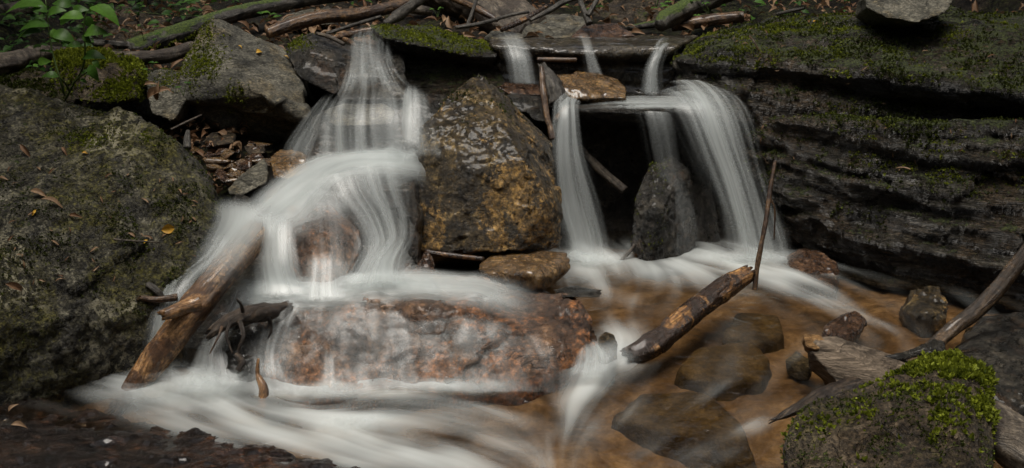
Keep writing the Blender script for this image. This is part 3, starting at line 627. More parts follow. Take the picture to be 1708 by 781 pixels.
rock('rock', 'flat wedge of brown stone at the foot of the amber boulder', [[
    (795, 440, 3.3), (830, 420, 3.38), (945, 418, 3.38), (953, 432, 3.33), (905, 462, 3.19), (885, 455, 3.19), (800, 456, 3.24), (905, 484, 3.19), (948, 450, 3.3), (820, 475, 3.26)]], M['slab'], .0055, 1, [D_fbm(.008, 8, 3, 161), D_chip(.007, 14, 162), D_fbm(.003, 50, 2, 163)], deep=.06, sag=.8)
rock('rock', 'small dark stone standing at the left foot of the amber boulder, touching the white water', [[(664, 440, 3.26), (675, 418, 3.28), (688, 418, 3.27), (690, 440, 3.22), (684, 458, 3.2), (664, 458, 3.2)]], M['redrock'], .005, 1, [D_chip(.006, 20, 171)], deep=.05)
rock('rock', 'small pointed dark stone in front of the orange stick below the amber boulder', [[(692, 455, 3.22), (708, 416, 3.26), (716, 420, 3.25), (727, 446, 3.22), (720, 456, 3.2), (700, 460, 3.19)]], M['redrock'], .005, 1, [D_chip(.006, 20, 172)], deep=.05)
rock('rock', 'low black stone awash right of the brown wedge stone', [[(920, 484, 3.2), (960, 478, 3.24), (1010, 484, 3.2), (1000, 496, 3.14), (940, 496, 3.14)]], M['dark'], .005, 1, [D_fbm(.008, 14, 3, 181)], deep=.05)
# stones in the right pool
rock('rock', 'rounded reddish stone at the foot of the dark cliff, beside the foam', [[(1312, 436, 3.58), (1340, 418, 3.62), (1375, 420, 3.6), (1400, 440, 3.54), (1398, 478, 3.46), (1330, 470, 3.48)]], M['redrock'], .0055, 2, [D_fbm(.012, 8, 3, 191), D_fbm(.004, 45, 3, 192)], deep=.1, sink=-.02, sag=.2)
rock('rock', 'angular brown wet stone near the right branch', [[(1508, 516, 3.26), (1526, 480, 3.32), (1570, 475, 3.33), (1582, 500, 3.27), (1580, 532, 3.2), (1545, 528, 3.19)]], M['amber'], .005, 0, [D_chip(.016, 11, 201, .1), D_fbm(.004, 45, 3, 202)], deep=.07, sink=-.02)
rock('rock', 'small wet stone breaking the current above the driftwood wedge', [[(1376, 545, 3.12), (1400, 530, 3.17), (1430, 518, 3.2), (1444, 534, 3.16), (1420, 556, 3.08), (1380, 558, 3.07)]], M['redrock'], .005, 1, [D_chip(.012, 12, 211, .1), D_fbm(.004, 45, 3, 212)], deep=.05, sink=-.02)
rock('submerged_stone', 'broad olive stone just under the water right of the white chute', [[('z', 1022, 680, -0.0250), ('z', 1070, 640, -0.0220), ('z', 1180, 640, -0.0190), ('z', 1240, 690, -0.0172), ('z', 1252, 728, -0.0148), ('z', 1192, 722, -0.0124), ('z', 1090, 700, -0.0172), ('z', 1150, 680, -0.0088)]], M['under'], .007, 10, [D_fbm(.012, 6, 3, 221), D_fbm(.004, 35, 3, 222)], deep=0, sink=-.12, flare=1.22)
rock('submerged_stone', 'flat brown stone awash just right of the peeled log', [[('z', 1130, 602, -0.0172), ('z', 1160, 572, -0.0136), ('z', 1250, 560, -0.0124), ('z', 1285, 588, -0.0148), ('z', 1270, 620, -0.0172), ('z', 1200, 628, -0.0172), ('z', 1145, 618, -0.0184), ('z', 1200, 590, -0.0112)]], M['under'], .006, 8, [D_fbm(.012, 7, 3, 231), D_fbm(.005, 26, 3, 232)], deep=0, sink=-.12, flare=1.22)
rock('submerged_stone', 'sunken brown stone between the peeled log and the small wet stone', [[('z', 1210, 540, -0.0250), ('z', 1230, 505, -0.0280), ('z', 1300, 508, -0.0280), ('z', 1310, 545, -0.0220), ('z', 1260, 560, -0.0220)]], M['under'], .006, 8, [D_fbm(.012, 6, 3, 241)], deep=0, sink=-.12, flare=1.22)
rock('rock', 'pale grey stone just left of the broken driftwood wedge', [[('z',1312, 594, -.012), ('z',1328, 582,-.004), ('z',1358, 600,-.004), ('z',1352, 612,-.01), ('z',1330, 608,-.012)]], M['grey'], .004, 1, [D_fbm(.006, 14, 3, 251)], deep=0, sink=-.0)
rock('rock', 'small round amber stone in the white chute beside the rust boulder', [[(998, 565, 2.98), (1010, 552, 3.02), (1026, 558, 3.0), (1030, 574, 2.96), (1012, 584, 2.93), (1000, 578, 2.94)]], M['amber'], .004, 2, [D_fbm(.004, 18, 3, 261)], deep=.03, sink=-.02)
front = rock('rock', 'mossy brown rock nearest the camera in the lower right corner', [[
    (1312, 740, 2.34), (1330, 700, 2.42), (1420, 648, 2.55), (1510, 630, 2.6), (1560, 596, 2.62), (1610, 590, 2.62), (1650, 620, 2.55), (1662, 700, 2.42), (1655, 800, 2.25), (1318, 800, 2.25), (1480, 700, 2.34), (1580, 660, 2.38), (1420, 800, 2.2), (1600, 800, 2.16)]],
    M['mossrock'], .006, 3, [D_fbm(.02, 4, 3, 271), D_chip(.012, 8, 272), D_fbm(.008, 22, 4, 273, .6)], deep=.15, sink=-.15, sag=.6)
rock('rock', 'dark wet rock under the branch at the right edge', [[(1585, 590, 2.92), (1640, 560, 3.02), (1720, 545, 3.05), (1800, 560, 3.0), (1800, 680, 2.7), (1700, 690, 2.68), (1640, 660, 2.74), (1600, 625, 2.8)]], M['dark'], .007, 2, [D_fbm(.02, 5, 3, 281), D_fbm(.007, 28, 4, 282)], deep=.1, sink=-.1)
rock('rock', 'wet rock crest awash between the branch root and the right edge', [[(1610, 560, 3.06), (1650, 530, 3.16), (1720, 520, 3.2), (1760, 545, 3.1), (1660, 575, 3.0)]], M['dark'], .007, 2, [D_fbm(.015, 7, 3, 291), D_fbm(.006, 30, 4, 292)], deep=.08, sink=-.05)
rock('rock', 'low dark wet rock shelf in the lower left corner', [[('z', -120, 640, -.012), ('z', 40, 655, -.008), ('z', 130, 672, -.008), ('z', 190, 712, -.004), ('z', 300, 752, -.002), ('z', 430, 772, -.002), ('z', 600, 778, .002), ('z', 640, 820, -.006), ('z', -120, 840, .004), ('z', 60, 730, .004), ('z', 200, 790, .006)]], M['shelf'], .007, 2, [D_fbm(.012, 5, 3, 301), D_fbm(.014, 16, 5, 302, .65), D_fbm(.004, 30, 3, 303)], deep=.0, sink=-.12)
# stones of the little gap left of the cascade
rock('rock', 'flat greenish stone in the gap behind the huge left boulder', [[(338, 236, 3.82), (350, 220, 3.88), (380, 216, 3.9), (396, 224, 3.86), (388, 238, 3.8), (355, 244, 3.79)]], M['mossrock'], .005, 2, [D_fbm(.005, 12, 3, 311)], deep=.02, sag=1.)
rock('rock', 'tilted grey stone with rough top at the left edge of the white water', [[(378, 318, 3.5), (405, 290, 3.56), (440, 262, 3.64), (448, 275, 3.62), (446, 305, 3.5), (400, 328, 3.46), (384, 326, 3.47)]], M['grey'], .005, 1, [D_fbm(.008, 12, 3, 321), D_fbm(.003, 60, 2, 322)], deep=.08)
rock('rock', 'flat topped brown wet stone at the left edge of the white water', [[(450, 262, 3.66), (465, 250, 3.72), (505, 252, 3.72), (520, 266, 3.66), (518, 285, 3.58), (480, 300, 3.54), (455, 298, 3.55), (455, 275, 3.6)]], M['slab'], .005, 1, [D_fbm(.006, 12, 3, 331), D_chip(.004, 22, 332)], deep=.06)
rock('rock', 'round mossy stone above the flat brown wet stone', [[(404, 246, 3.78), (420, 234, 3.84), (440, 240, 3.82), (442, 256, 3.74), (415, 260, 3.72)]], M['mossrock'], .005, 2, [D_fbm(.006, 12, 3, 341)], deep=.05)
rock('rock', 'low dark wet stone below the tilted grey stone', [[(378, 338, 3.44), (395, 322, 3.47), (420, 330, 3.44), (422, 345, 3.4), (390, 352, 3.38)]], M['dark'], .005, 1, [D_chip(.006, 20, 351)], deep=.05)
rock('rock', 'brown rounded stone washed by the edge of the shelf water', [[(440, 318, 3.46), (470, 306, 3.5), (495, 318, 3.45), (470, 345, 3.38), (440, 345, 3.38)]], M['redrock'], .005, 2, [D_fbm(.006, 12, 3, 361)], deep=.08)
rock('rock', 'dark stone veiled by thin water left of the upper cascade', [[(505, 245, 3.66), (530, 225, 3.74), (560, 228, 3.72), (565, 262, 3.62), (520, 270, 3.6)]], M['dark'], .006, 2, [D_fbm(.008, 10, 3, 371)], deep=.08)
rs = np.random.RandomState(5)
proto = None
for k in range(34):
    px_ = 318 + rs.rand() * 120; py_ = 236 + rs.rand() * 66
    if px_ < 318 + (py_ - 240) * .7: px_ += 45
    Y_ = 3.86 - (py_ - 232) * .0042; c = P(px_, py_, Y_)
    if proto is None or k % 9 == 0:
        pts = [W_(*(c + rs.normal(0, .014, 3) * (1.2, 1, .7))) for _ in range(12)]
        proto = rock('pebble', 'small wet brown pebble in the gap behind the huge left boulder', [pts], M['redrock'] if k % 2 else M['slab'], .0035, 2, [], cat='pebble', group='pebbles in the gap', deep=0)
    else:
        o = proto.copy(); COL.objects.link(o); o.location = c - (0, 0, .012); s = .55 + rs.rand() * .9
        o.scale = (s * (1 + .4 * rs.rand()), s, s * .8); o.rotation_euler = (0, 0, rs.rand() * 6.28)
# dark stones at the head of the right ledge
rock('rock', 'black wet stone leaning on the amber boulder below the left spout', [[(835, 165, 3.9), (850, 155, 3.96), (905, 160, 3.95), (905, 182, 3.88), (860, 190, 3.86)]], M['dark'], .005, 1, [D_strata(.008, 50, (.3, .2, .9), 381), D_fbm(.004, 30, 3, 382)], deep=.06)
rock('rock', 'brown flat stone catching the left spout', [[(826, 145, 4.0), (840, 138, 4.06), (900, 140, 4.06), (904, 158, 3.98), (860, 164, 3.96)]], M['redrock'], .005, 1, [D_chip(.006, 18, 391)], deep=.06)
rock('rock', 'small black stone wedged under the leaning bark piece', [[(878, 186, 3.86), (890, 176, 3.9), (912, 180, 3.9), (914, 205, 3.82), (890, 200, 3.8)]], M['dark'], .005, 1, [D_chip(.006, 18, 401)], deep=.06)
rock('rock', 'dark red stone beside the top left of the amber boulder', [[(690, 170, 3.86), (710, 155, 3.92), (760, 158, 3.92), (760, 200, 3.8), (700, 205, 3.8)]], M['dark'], .006, 1, [D_strata(.008, 40, (.3, .2, .9), 411), D_fbm(.004, 30, 3, 412)], deep=.08)
# background stones
rock('rock', 'light grey flaky flat rock behind the left spout', [[(868, 62, 4.7), (885, 30, 4.95), (930, 22, 5.0), (985, 30, 4.95), (988, 58, 4.7), (930, 66, 4.66)]], M['grey'], .008, 1, [D_chip(.014, 10, 421), D_fbm(.006, 30, 3, 422)], deep=.2)
rock('rock', 'low grey rock rim at the head of the left spout', [[(806, 66, 4.6), (820, 52, 4.66), (870, 54, 4.66), (878, 64, 4.58), (830, 68, 4.55)]], M['grey'], .007, 1, [D_fbm(.01, 12, 3, 431)], deep=.08)
rock('rock', 'smooth dark domed rock behind the middle spout', [[(950, 64, 4.62), (975, 38, 4.72), (1030, 38, 4.72), (1062, 60, 4.62), (1000, 68, 4.58)]], M['redrock'], .008, 2, [D_fbm(.012, 8, 3, 441)], deep=.12)
rock('boulder', 'flat pale brown stone lying on top of the dark cliff', [[(1440, -10, 4.05), (1445, 12, 3.95), (1480, 30, 3.86), (1530, 38, 3.82), (1580, 22, 3.86), (1600, -12, 3.98), (1500, -30, 4.1)]], M['grey'], .008, 1, [D_fbm(.014, 6, 3, 451), D_strata(.008, 30, (.1, .1, .98), 452)], cat='boulder', deep=.2)
mblock = rock('rock', 'square block thick with moss behind the sapling', [[(90, 85, 3.95), (160, 82, 4.0), (225, 96, 3.98), (230, 118, 3.86), (222, 165, 3.76), (160, 172, 3.72), (90, 165, 3.72), (100, 100, 3.84)]], M['mossrock'], .008, 2, [D_fbm(.02, 5, 3, 461), D_fbm(.008, 25, 3, 462)], deep=.2)
mlow = rock('rock', 'low dark mossy rock along the upper left edge', [[(-80, 110, 3.95), (60, 118, 3.9), (110, 130, 3.84), (120, 172, 3.7), (-80, 170, 3.7)]], M['mossrock'], .008, 2, [D_fbm(.02, 5, 3, 471), D_fbm(.008, 25, 3, 472)], deep=.2)
mgap = rock('rock', 'grey rock with a moss patch between the moss block and the pale boulder', [[(240, 128, 4.0), (270, 112, 4.05), (305, 120, 4.0), (310, 165, 3.88), (290, 205, 3.76), (250, 190, 3.78)]], M['grey'], .007, 2, [D_fbm(.012, 8, 3, 481), D_fbm(.005, 30, 3, 482)], deep=.15)
rock('rock', 'large dark mossy rock in the shade behind the sapling', [[(150, 20, 5.0), (200, 8, 5.1), (280, 30, 5.0), (300, 75, 4.7), (160, 75, 4.7)]], M['mossrock'], .012, 2, [D_fbm(.03, 4, 3, 491), D_fbm(.01, 20, 3, 492)], deep=.3)
rock('rock', 'rough grey rock under the diagonal log at the top', [[(455, 36, 4.9), (500, 14, 5.0), (550, 10, 5.0), (560, 40, 4.8), (460, 45, 4.8)]], M['grey'], .01, 1, [D_fbm(.02, 8, 3, 501), D_fbm(.008, 30, 3, 502)], deep=.2)
rock('rock', 'dark grey rock with green sprigs behind the domed rock', [[(990, 20, 5.4), (1040, -10, 5.5), (1110, 0, 5.5), (1120, 45, 5.2), (1000, 48, 5.2)]], M['mossrock'], .012, 2, [D_fbm(.03, 5, 3, 511), D_fbm(.01, 20, 3, 512)], deep=.3)

# ================================================================ FALLING WATER
S, ST, FI = M['silk'], M['silkthin'], M['film']
fall('waterfall', 'narrow upper left cascade fanning out below the dark striped rock', [
    (580, 84, 4.12, 655, 84, 4.12, .45), (582, 96, 4.02, 650, 92, 4.02, .6), (580, 125, 3.86, 652, 122, 3.86, .8), (572, 160, 3.70, 670, 158, 3.70, .95), (556, 188, 3.60, 690, 178, 3.62, .5), (540, 215, 3.53, 705, 210, 3.52, .85), (535, 275, 3.46, 716, 275, 3.46, 1.05)],
    S, bulge=.05, dens=.72, e0=.04, e1=.05, layers=3, seed=1, eu=.3, widen=.34)
fall('waterfall', 'short bright spout beside the amber boulder at the right of the upper left cascade', [(678, 152, 3.66, 706, 150, 3.66), (672, 185, 3.58, 716, 185, 3.58), (668, 265, 3.46, 718, 265, 3.46)], ST, nu=24, bulge=.02, dens=.65, e0=.4, layers=2, seed=2, widen=.5)
fall('waterfall', 'faint spray fanning left of the upper left cascade', [(548, 170, 3.70, 588, 160, 3.66, .7), (515, 205, 3.68, 575, 200, 3.60, .75), (480, 250, 3.62, 560, 250, 3.52, .8), (460, 290, 3.5, 540, 300, 3.42, .8)], ST, bulge=.03, dens=.62, e0=.2, layers=2, seed=3)
fall('waterfall', 'smooth white water sweeping left across the middle shelf', [
    (708, 250, 3.54, 704, 322, 3.44, .95), (650, 255, 3.48, 640, 325, 3.29, 1.), (590, 260, 3.47, 575, 330, 3.27, 1.05), (530, 268, 3.46, 550, 372, 3.23, 1.1), (475, 292, 3.43, 540, 402, 3.19, 1.05), (415, 335, 3.36, 525, 420, 3.15, 1.), (370, 375, 3.28, 515, 430, 3.11, .9), (345, 410, 3.22, 515, 470, 3.07, .5)],
    M['smooth'], nv=110, bulge=.02, dens=1.0, eu=.35, e0=.03, e1=.4, layers=3, seed=4, gap=.01, eu2=.65)
fall('waterfall', 'ribbed white curtain pouring off the middle shelf beside the amber boulder', [
    (505, 312, 3.32, 704, 292, 3.44, .7), (515, 335, 3.28, 704, 320, 3.40, .85), (550, 370, 3.23, 698, 375, 3.36, .85), (580, 420, 3.17, 688, 425, 3.28, 1.), (565, 470, 3.09, 686, 470, 3.14, 1.1), (530, 505, 3.03, 720, 500, 3.06, 1.)],
    S, bulge=.04, dens=.9, e0=.04, e1=.08, layers=3, seed=5)
fall('waterfall', 'broad white curtain left of the brown rock in the lower left cascade', [
    (420, 372, 3.24, 505, 380, 3.18, .7), (418, 395, 3.18, 502, 400, 3.14, .95), (412, 440, 3.12, 508, 445, 3.08, 1.), (405, 485, 3.06, 520, 488, 3.05, 1.1), (395, 515, 3.02, 530, 512, 3.02, 1.0)],
    S, bulge=.02, dens=.95, e0=.2, e1=.15, layers=3, seed=6)
fall('waterfall', 'thin veil over the brown rock in the lower left cascade', [(480, 315, 3.3, 590, 320, 3.3, 1.), (490, 350, 3.26, 595, 350, 3.27, 1.), (495, 390, 3.2, 600, 385, 3.22, .6), (500, 440, 3.12, 600, 440, 3.14, .7), (500, 490, 3.04, 600, 490, 3.05, 1.)], ST, bulge=.03, dens=.55, e0=.1, layers=2, seed=57)
fall('waterfall', 'flat white water running right along the top of the rust boulder', [
    (385, 470, 3.12, 372, 528, 2.98, .9), (470, 466, 3.14, 462, 524, 3.0, 1.1), (560, 460, 3.16, 560, 520, 3.01, 1.15), (650, 455, 3.18, 665, 516, 3.02, 1.05), (740, 455, 3.19, 775, 520, 3.0, .85), (850, 465, 3.18, 860, 550, 2.95, .65), (970, 500, 3.13, 930, 600, 2.90, .5)],
    M['smooth'], drape=slabb.name, nv=110, bulge=.012, dens=.95, e0=.12, e1=.25, layers=3, seed=8, gap=.007, eu=.4, lumps=.003)
fall('waterfall', 'see-through veil running down the face of the rust boulder', [
    (462, 506, 3.06, 870, 550, 2.98, .8), (452, 535, 3.0, 890, 585, 2.92, .9), (448, 570, 2.94, 900, 610, 2.89, .7), (450, 620, 2.86, 910, 635, 2.85, .7), (455, 672, 2.79, 915, 656, 2.81, .9)],
    FI, drape=slabb.name, nu=120, bulge=.0, dens=.78, e0=.12, e1=.05, eu=.08, layers=2, seed=9, gap=.012)
fall('waterfall', 'little white trickle down the left part of the rust boulder', [(540, 575, 2.92, 562, 575, 2.92), (535, 610, 2.865, 566, 610, 2.865), (528, 660, 2.80, 574, 660, 2.80)], ST, nu=16, nv=40, bulge=.005, dens=.5, e0=.5, layers=2, seed=10)
fall('waterfall', 'little white trickle down the middle of the rust boulder', [(594, 592, 2.89, 614, 592, 2.89), (590, 620, 2.85, 620, 620, 2.85), (584, 662, 2.79, 628, 662, 2.79)], ST, nu=16, nv=40, bulge=.005, dens=.45, e0=.5, layers=2, seed=11)
fall('waterfall', 'grey white fall between the driftwood clump and the rust boulder', [(440, 505, 2.99, 520, 508, 2.985, 1.), (435, 545, 2.93, 500, 540, 2.93, .8), (428, 600, 2.87, 478, 600, 2.87, .8), (425, 640, 2.82, 500, 650, 2.80, .9)], ST, bulge=.01, dens=.85, layers=2, seed=12)
fall('waterfall', 'white water shooting down behind the slanted log beside the huge left boulder', [(372, 390, 3.26, 408, 402, 3.2, .5), (330, 440, 3.16, 395, 445, 3.13, .85), (268, 488, 3.04, 350, 480, 3.06, .95), (246, 530, 2.98, 330, 540, 3.0, .9), (236, 590, 2.94, 320, 600, 2.94, .9), (215, 665, 2.88, 330, 665, 2.88, 1.)], S, bulge=.02, dens=.8, e0=.1, e1=.06, layers=2, seed=13)
fall('waterfall', 'white water falling between the slanted log and the driftwood clump', [(385, 440, 3.12, 440, 470, 3.04, .7), (370, 500, 3.02, 420, 505, 3.01, .8), (335, 570, 2.94, 390, 570, 2.94, .8), (300, 650, 2.86, 420, 650, 2.84, 1.)], S, bulge=.02, dens=.85, e0=.2, e1=.06, layers=2, seed=14)
fall('waterfall', 'thin water sliding over the head of the slanted log', [(345, 335, 3.26, 470, 345, 3.18, .8), (350, 378, 3.13, 470, 388, 3.07, 1.1), (330, 430, 3.02, 440, 425, 2.97, .9), (290, 490, 2.93, 395, 490, 2.90, .55), (250, 550, 2.86, 345, 550, 2.84, .3)], M['smooth'], bulge=.02, dens=.8, e0=.2, e1=.5, layers=2, seed=15)
fall('waterfall', 'short white threads below the brown rock in the lower left cascade', [(485, 428, 3.12, 600, 432, 3.14, .5), (488, 450, 3.085, 598, 455, 3.10, .85), (480, 490, 3.04, 605, 490, 3.05, 1.), (475, 515, 3.01, 615, 510, 3.02, 1.)], ST, bulge=.02, dens=.75, e0=.3, e1=.15, layers=2, seed=25)
# right side
fall('waterfall', 'triple thread spout at the left end of the upper right ledge', [(818, 68, 4.18, 880, 70, 4.18, .5), (826, 80, 4.11, 888, 82, 4.11, .7), (836, 105, 4.06, 896, 105, 4.06, .8), (842, 145, 4.03, 904, 145, 4.03, .8)], ST, nu=60, bulge=.015, dens=.85, e0=.1, e1=.08, layers=2, seed=16)
fall('waterfall', 'short middle spout falling onto the golden slab', [(952, 70, 4.16, 990, 70, 4.16, .5), (966, 86, 4.08, 992, 86, 4.08, .85), (974, 130, 4.03, 1010, 130, 4.03, .9)], S, nu=24, bulge=.015, dens=.8, e0=.15, e1=.1, layers=2, seed=17)
fall('waterfall', 'curved greenish spout at the right end of the upper right ledge', [(1098, 78, 4.16, 1128, 80, 4.14, .5), (1088, 92, 4.06, 1114, 90, 4.06, .9), (1072, 120, 4.01, 1104, 120, 4.01, .95), (1062, 165, 3.97, 1108, 165, 3.97, .9)], S, nu=30, bulge=.02, dens=.85, e0=.1, e1=.1, layers=2, seed=18)
fall('waterfall', 'sheet of water sliding over the thin right ledge', [(925, 178, 4.0, 930, 196, 3.80, .3), (1000, 166, 4.02, 1000, 192, 3.80, .5), (1070, 160, 4.02, 1085, 192, 3.80, .8), (1150, 165, 3.98, 1160, 192, 3.80, .85), (1215, 185, 3.95, 1215, 205, 3.82, .6)], S, bulge=.008, dens=1.1, e0=.1, e1=.2, layers=2, gap=.005, seed=19, lumps=.003)
fall('waterfall', 'tall thin fall along the right side of the amber boulder', [(930, 174, 3.9, 972, 178, 3.86, .75), (924, 195, 3.8, 968, 195, 3.8, .85), (918, 260, 3.74, 978, 260, 3.74, .8), (920, 340, 3.70, 1005, 340, 3.70, .8), (935, 400, 3.66, 1020, 410, 3.66, .85), (935, 445, 3.62, 1020, 445, 3.62, 1.)], ST, bulge=.03, dens=.95, e0=.05, e1=.05, layers=2, seed=20, widen=.4)
fall('waterfall', 'sparse threads of water falling in the middle of the black hollow', [(1048, 188, 3.82, 1125, 190, 3.81, .8), (1055, 215, 3.79, 1135, 215, 3.79, .75), (1075, 300, 3.76, 1150, 300, 3.76, .55), (1095, 370, 3.70, 1170, 370, 3.72, .5), (1095, 445, 3.64, 1180, 445, 3.66, .4)], ST, bulge=.02, dens=.72, e0=.05, e1=.1, layers=1, seed=21)
fall('waterfall', 'broad main waterfall arching off the right ledge beside the dark cliff', [
    (1092, 176, 3.92, 1195, 176, 3.98, .75), (1105, 186, 3.81, 1215, 190, 3.86, .9), (1130, 215, 3.76, 1238, 225, 3.79, .95), (1165, 290, 3.72, 1262, 300, 3.74, .9), (1190, 370, 3.68, 1285, 375, 3.70, .9), (1200, 440, 3.64, 1305, 440, 3.66, 1.)],
    S, nu=70, bulge=.05, dens=.88, e0=.05, e1=.05, layers=3, seed=22, widen=.5)
fall('waterfall', 'short white chute between the rust boulder and the peeled log', [(968, 590, 2.94, 1000, 570, 2.98), (955, 610, 2.88, 1030, 605, 2.90), (940, 640, 2.82, 1040, 640, 2.83)], ST, nu=40, nv=40, bulge=.01, dens=.8, e0=.3, e1=.2, layers=2, seed=23)

def foam_mound(px0, px1, py0, py1, Y0, Y1, h, seed, d=.85):
    m = (py0 + py1) / 2
    fall('foam', None, [(px0, py0, Y0, px1, py0, Y0, .5), (px0, m - h, (Y0 + Y1) / 2, px1, m - h, (Y0 + Y1) / 2, 1.), (px0, py1, Y1, px1, py1, Y1, .6)], M['mist'], nu=50, nv=30, bulge=.0, dens=d, eu=.5, e0=.4, e1=.5, layers=3, seed=seed, gap=.008, kind='stuff', cat=None, lumps=.02)
foam_mound(1150, 1335, 418, 462, 3.68, 3.52, 6, 41)
foam_mound(915, 1050, 420, 462, 3.66, 3.5, 6, 42)
foam_mound(225, 440, 612, 690, 2.90, 2.70, 12, 43)
foam_mound(430, 660, 636, 684, 2.84, 2.72, 6, 44, .75)
foam_mound(170, 300, 640, 695, 2.86, 2.70, 6, 51, .6)
foam_mound(620, 900, 630, 672, 2.84, 2.74, 4, 48, .6)
foam_mound(470, 700, 690, 750, 2.70, 2.58, 8, 49, .6)
foam_mound(960, 1070, 560, 640, 2.98, 2.84, 4, 50, .6)
foam_mound(390, 560, 472, 510, 3.10, 3.0, 4, 45)
foam_mound(560, 700, 455, 500, 3.14, 3.02, 4, 46)
foam_mound(540, 715, 250, 290, 3.50, 3.38, 4, 47)
# ================================================================ LOGS, STICKS, ROOTS
log('log', 'long slanted soaked log lying in the lower left cascade', [(200, 675, 2.82), (255, 605, 2.87), (320, 520, 2.92), (380, 445, 3.01), (428, 388, 3.14)], [14, 24, 27, 27, 24], M['silkwood'], lump=.17, lf=7, seed=1, seg=26, n=90, ragged=(.06, .02))
sl = bpy.data.objects['log']
log('branch_stub', None, [(330, 506, 2.91), (300, 516, 2.88), (272, 526, 2.85)], [17, 12, 8], M['silkwood'], parent=sl, lump=.3, seed=2, n=16, ragged=(0, .02))
log('stick', 'short brown stick poking from the huge left boulder behind the slanted log', [(234, 497, 2.96), (262, 500, 2.97), (296, 496, 2.98)], [4, 6, 7], M['brownwood'], 'stick', lump=.3, seed=3, n=16, ragged=(.02, 0))
log('stick', 'stubby dark stick end above the short brown stick', [(246, 474, 2.99), (262, 486, 2.98), (272, 500, 2.98)], [5, 6, 6], M['bark'], 'stick', lump=.3, seed=4, n=14)
# driftwood clump
t = tag(log('driftwood', 'splintered dark driftwood clump hanging over the fall left of the rust boulder', [(352, 556, 2.88), (385, 535, 2.91), (420, 524, 2.93), (465, 520, 2.95), (482, 512, 2.97)], [8, 15, 18, 18, 12], M['darkwood'], 'driftwood', lump=.45, lf=14, seed=5, n=44, ragged=(.03, .01)), None)
for i, (pp, rr) in enumerate([([(405, 520, 2.90), (402, 508, 2.88), (394, 498, 2.87)], [4, 3, 1.]), ([(425, 530, 2.90), (445, 520, 2.89), (462, 524, 2.90)], [9, 10, 7]), ([(370, 545, 2.88), (364, 562, 2.85), (350, 590, 2.83)], [3, 2.4, 1.]), ([(400, 536, 2.88), (406, 560, 2.85), (398, 585, 2.84), (402, 612, 2.83)], [5, 4, 3, 1.5]), ([(384, 540, 2.89), (378, 560, 2.87), (388, 590, 2.85)], [4, 3, 2]),
        ([(448, 530, 2.91), (452, 550, 2.89), (446, 566, 2.88)], [4, 3, 1.5]), ([(394, 590, 2.84), (404, 604, 2.83), (396, 618, 2.82)], [6, 7, 4])]):
    log('splinter' if i in (0, 1) else 'root', None, pp, rr, M['brownwood'] if i == 2 else M['darkwood'], parent=t, lump=.35, lf=20, seed=10 + i, n=18, seg=9)
rock('rock', 'black wet stone under the driftwood clump', [[(375, 555, 2.95), (440, 540, 2.97), (450, 600, 2.9), (420, 622, 2.86), (370, 618, 2.87)]], M['dark'], .006, 1, [D_ridge(.008, 25, 3, 521)], deep=.06, sink=-.05)
log('twig', 'upright orange twig standing in the foam below the driftwood clump', [(436, 684, 2.78), (440, 650, 2.80), (430, 625, 2.82), (431, 598, 2.83)], [10, 8, 4, 2], M['silkwood'], 'twig', lump=.35, seed=20, n=24, seg=9)
rock('rock', 'small dark stone in the foam beside the upright orange twig', [[(440, 668, 2.80), (455, 648, 2.85), (470, 655, 2.83), (475, 680, 2.76), (448, 684, 2.76)]], M['dark'], .005, 2, [D_fbm(.005, 14, 3, 531)], deep=.04, sink=-.05)
log('log', 'short orange peeled log lying in the right pool', [(1050, 592, 2.97), (1085, 578, 3.0), (1140, 532, 3.1), (1200, 487, 3.22), (1246, 458, 3.3)], [15, 22, 21, 20, 16], M['orange'], lump=.22, lf=9, seed=21, seg=24, n=70, ragged=(.03, .02))
log('stick', 'thin upright stick leaning against the peeled log in the right pool', [(1259, 484, 3.28), (1264, 440, 3.3), (1277, 370, 3.34), (1284, 320, 3.38), (1293, 268, 3.42)], [5, 4.5, 4, 4, 2.5], M['brownwood'], 'stick', lump=.35, lf=16, seed=22, n=60, seg=9)
st_ = [o for o in COL.objects if o.name.startswith('stick')][-1]
log('twig', None, [(1283, 330, 3.37), (1292, 350, 3.36), (1291, 400, 3.35)], [2.5, 1.8, 1.2], M['brownwood'], parent=st_, seed=23, n=20, seg=7)
t = log('branch', 'bent brown branch rising to the right edge with its roots in the pool', [(1548, 585, 2.95), (1585, 552, 3.0), (1640, 508, 3.02), (1690, 450, 3.04), (1740, 380, 3.06), (1790, 300, 3.1)], [14, 13, 14, 14, 13, 12], M['branchwood'], 'branch', lump=.15, lf=9, seed=24, seg=16, n=70)
for i, (pp, rr) in enumerate([([(1555, 580, 2.94), (1530, 588, 2.93), (1500, 596, 2.92), (1476, 598, 2.92)], [13, 9, 7, 4]), ([(1560, 578, 2.93), (1552, 590, 2.90), (1545, 604, 2.88)], [14, 13, 9]), ([(1566, 575, 2.94), (1568, 590, 2.91), (1566, 604, 2.88)], [11, 10, 7])]):
    log('root', None, pp, rr, M['dark'], parent=t, lump=.4, lf=22, seed=30 + i, n=24, seg=12)
dw = rock('driftwood', 'broken grey brown driftwood wedge resting behind the front mossy rock', [[
    (1341, 556, 2.92), (1400, 562, 2.97), (1540, 606, 2.94), (1358, 590, 2.85), (1450, 636, 2.79), (1570, 680, 2.70), (1347, 592, 2.89), (1384, 638, 2.83), (1412, 662, 2.77), (1500, 710, 2.70)]],
    M['drift'], .005, 1, [D_strata(.014, 40, (.25, .5, .85), 541), D_fbm(.008, 12, 3, 542)], cat='driftwood', deep=.04, sag=1.2)
bt = rock('broken_tip', None, [[(1339, 555, 2.918), (1368, 558, 2.94), (1385, 578, 2.895), (1360, 584, 2.855), (1344, 576, 2.88)]], M['tip'], .004, 1, [D_strata(.008, 50, (.25, .5, .85), 543)], cat=None, deep=.03, sag=1.)
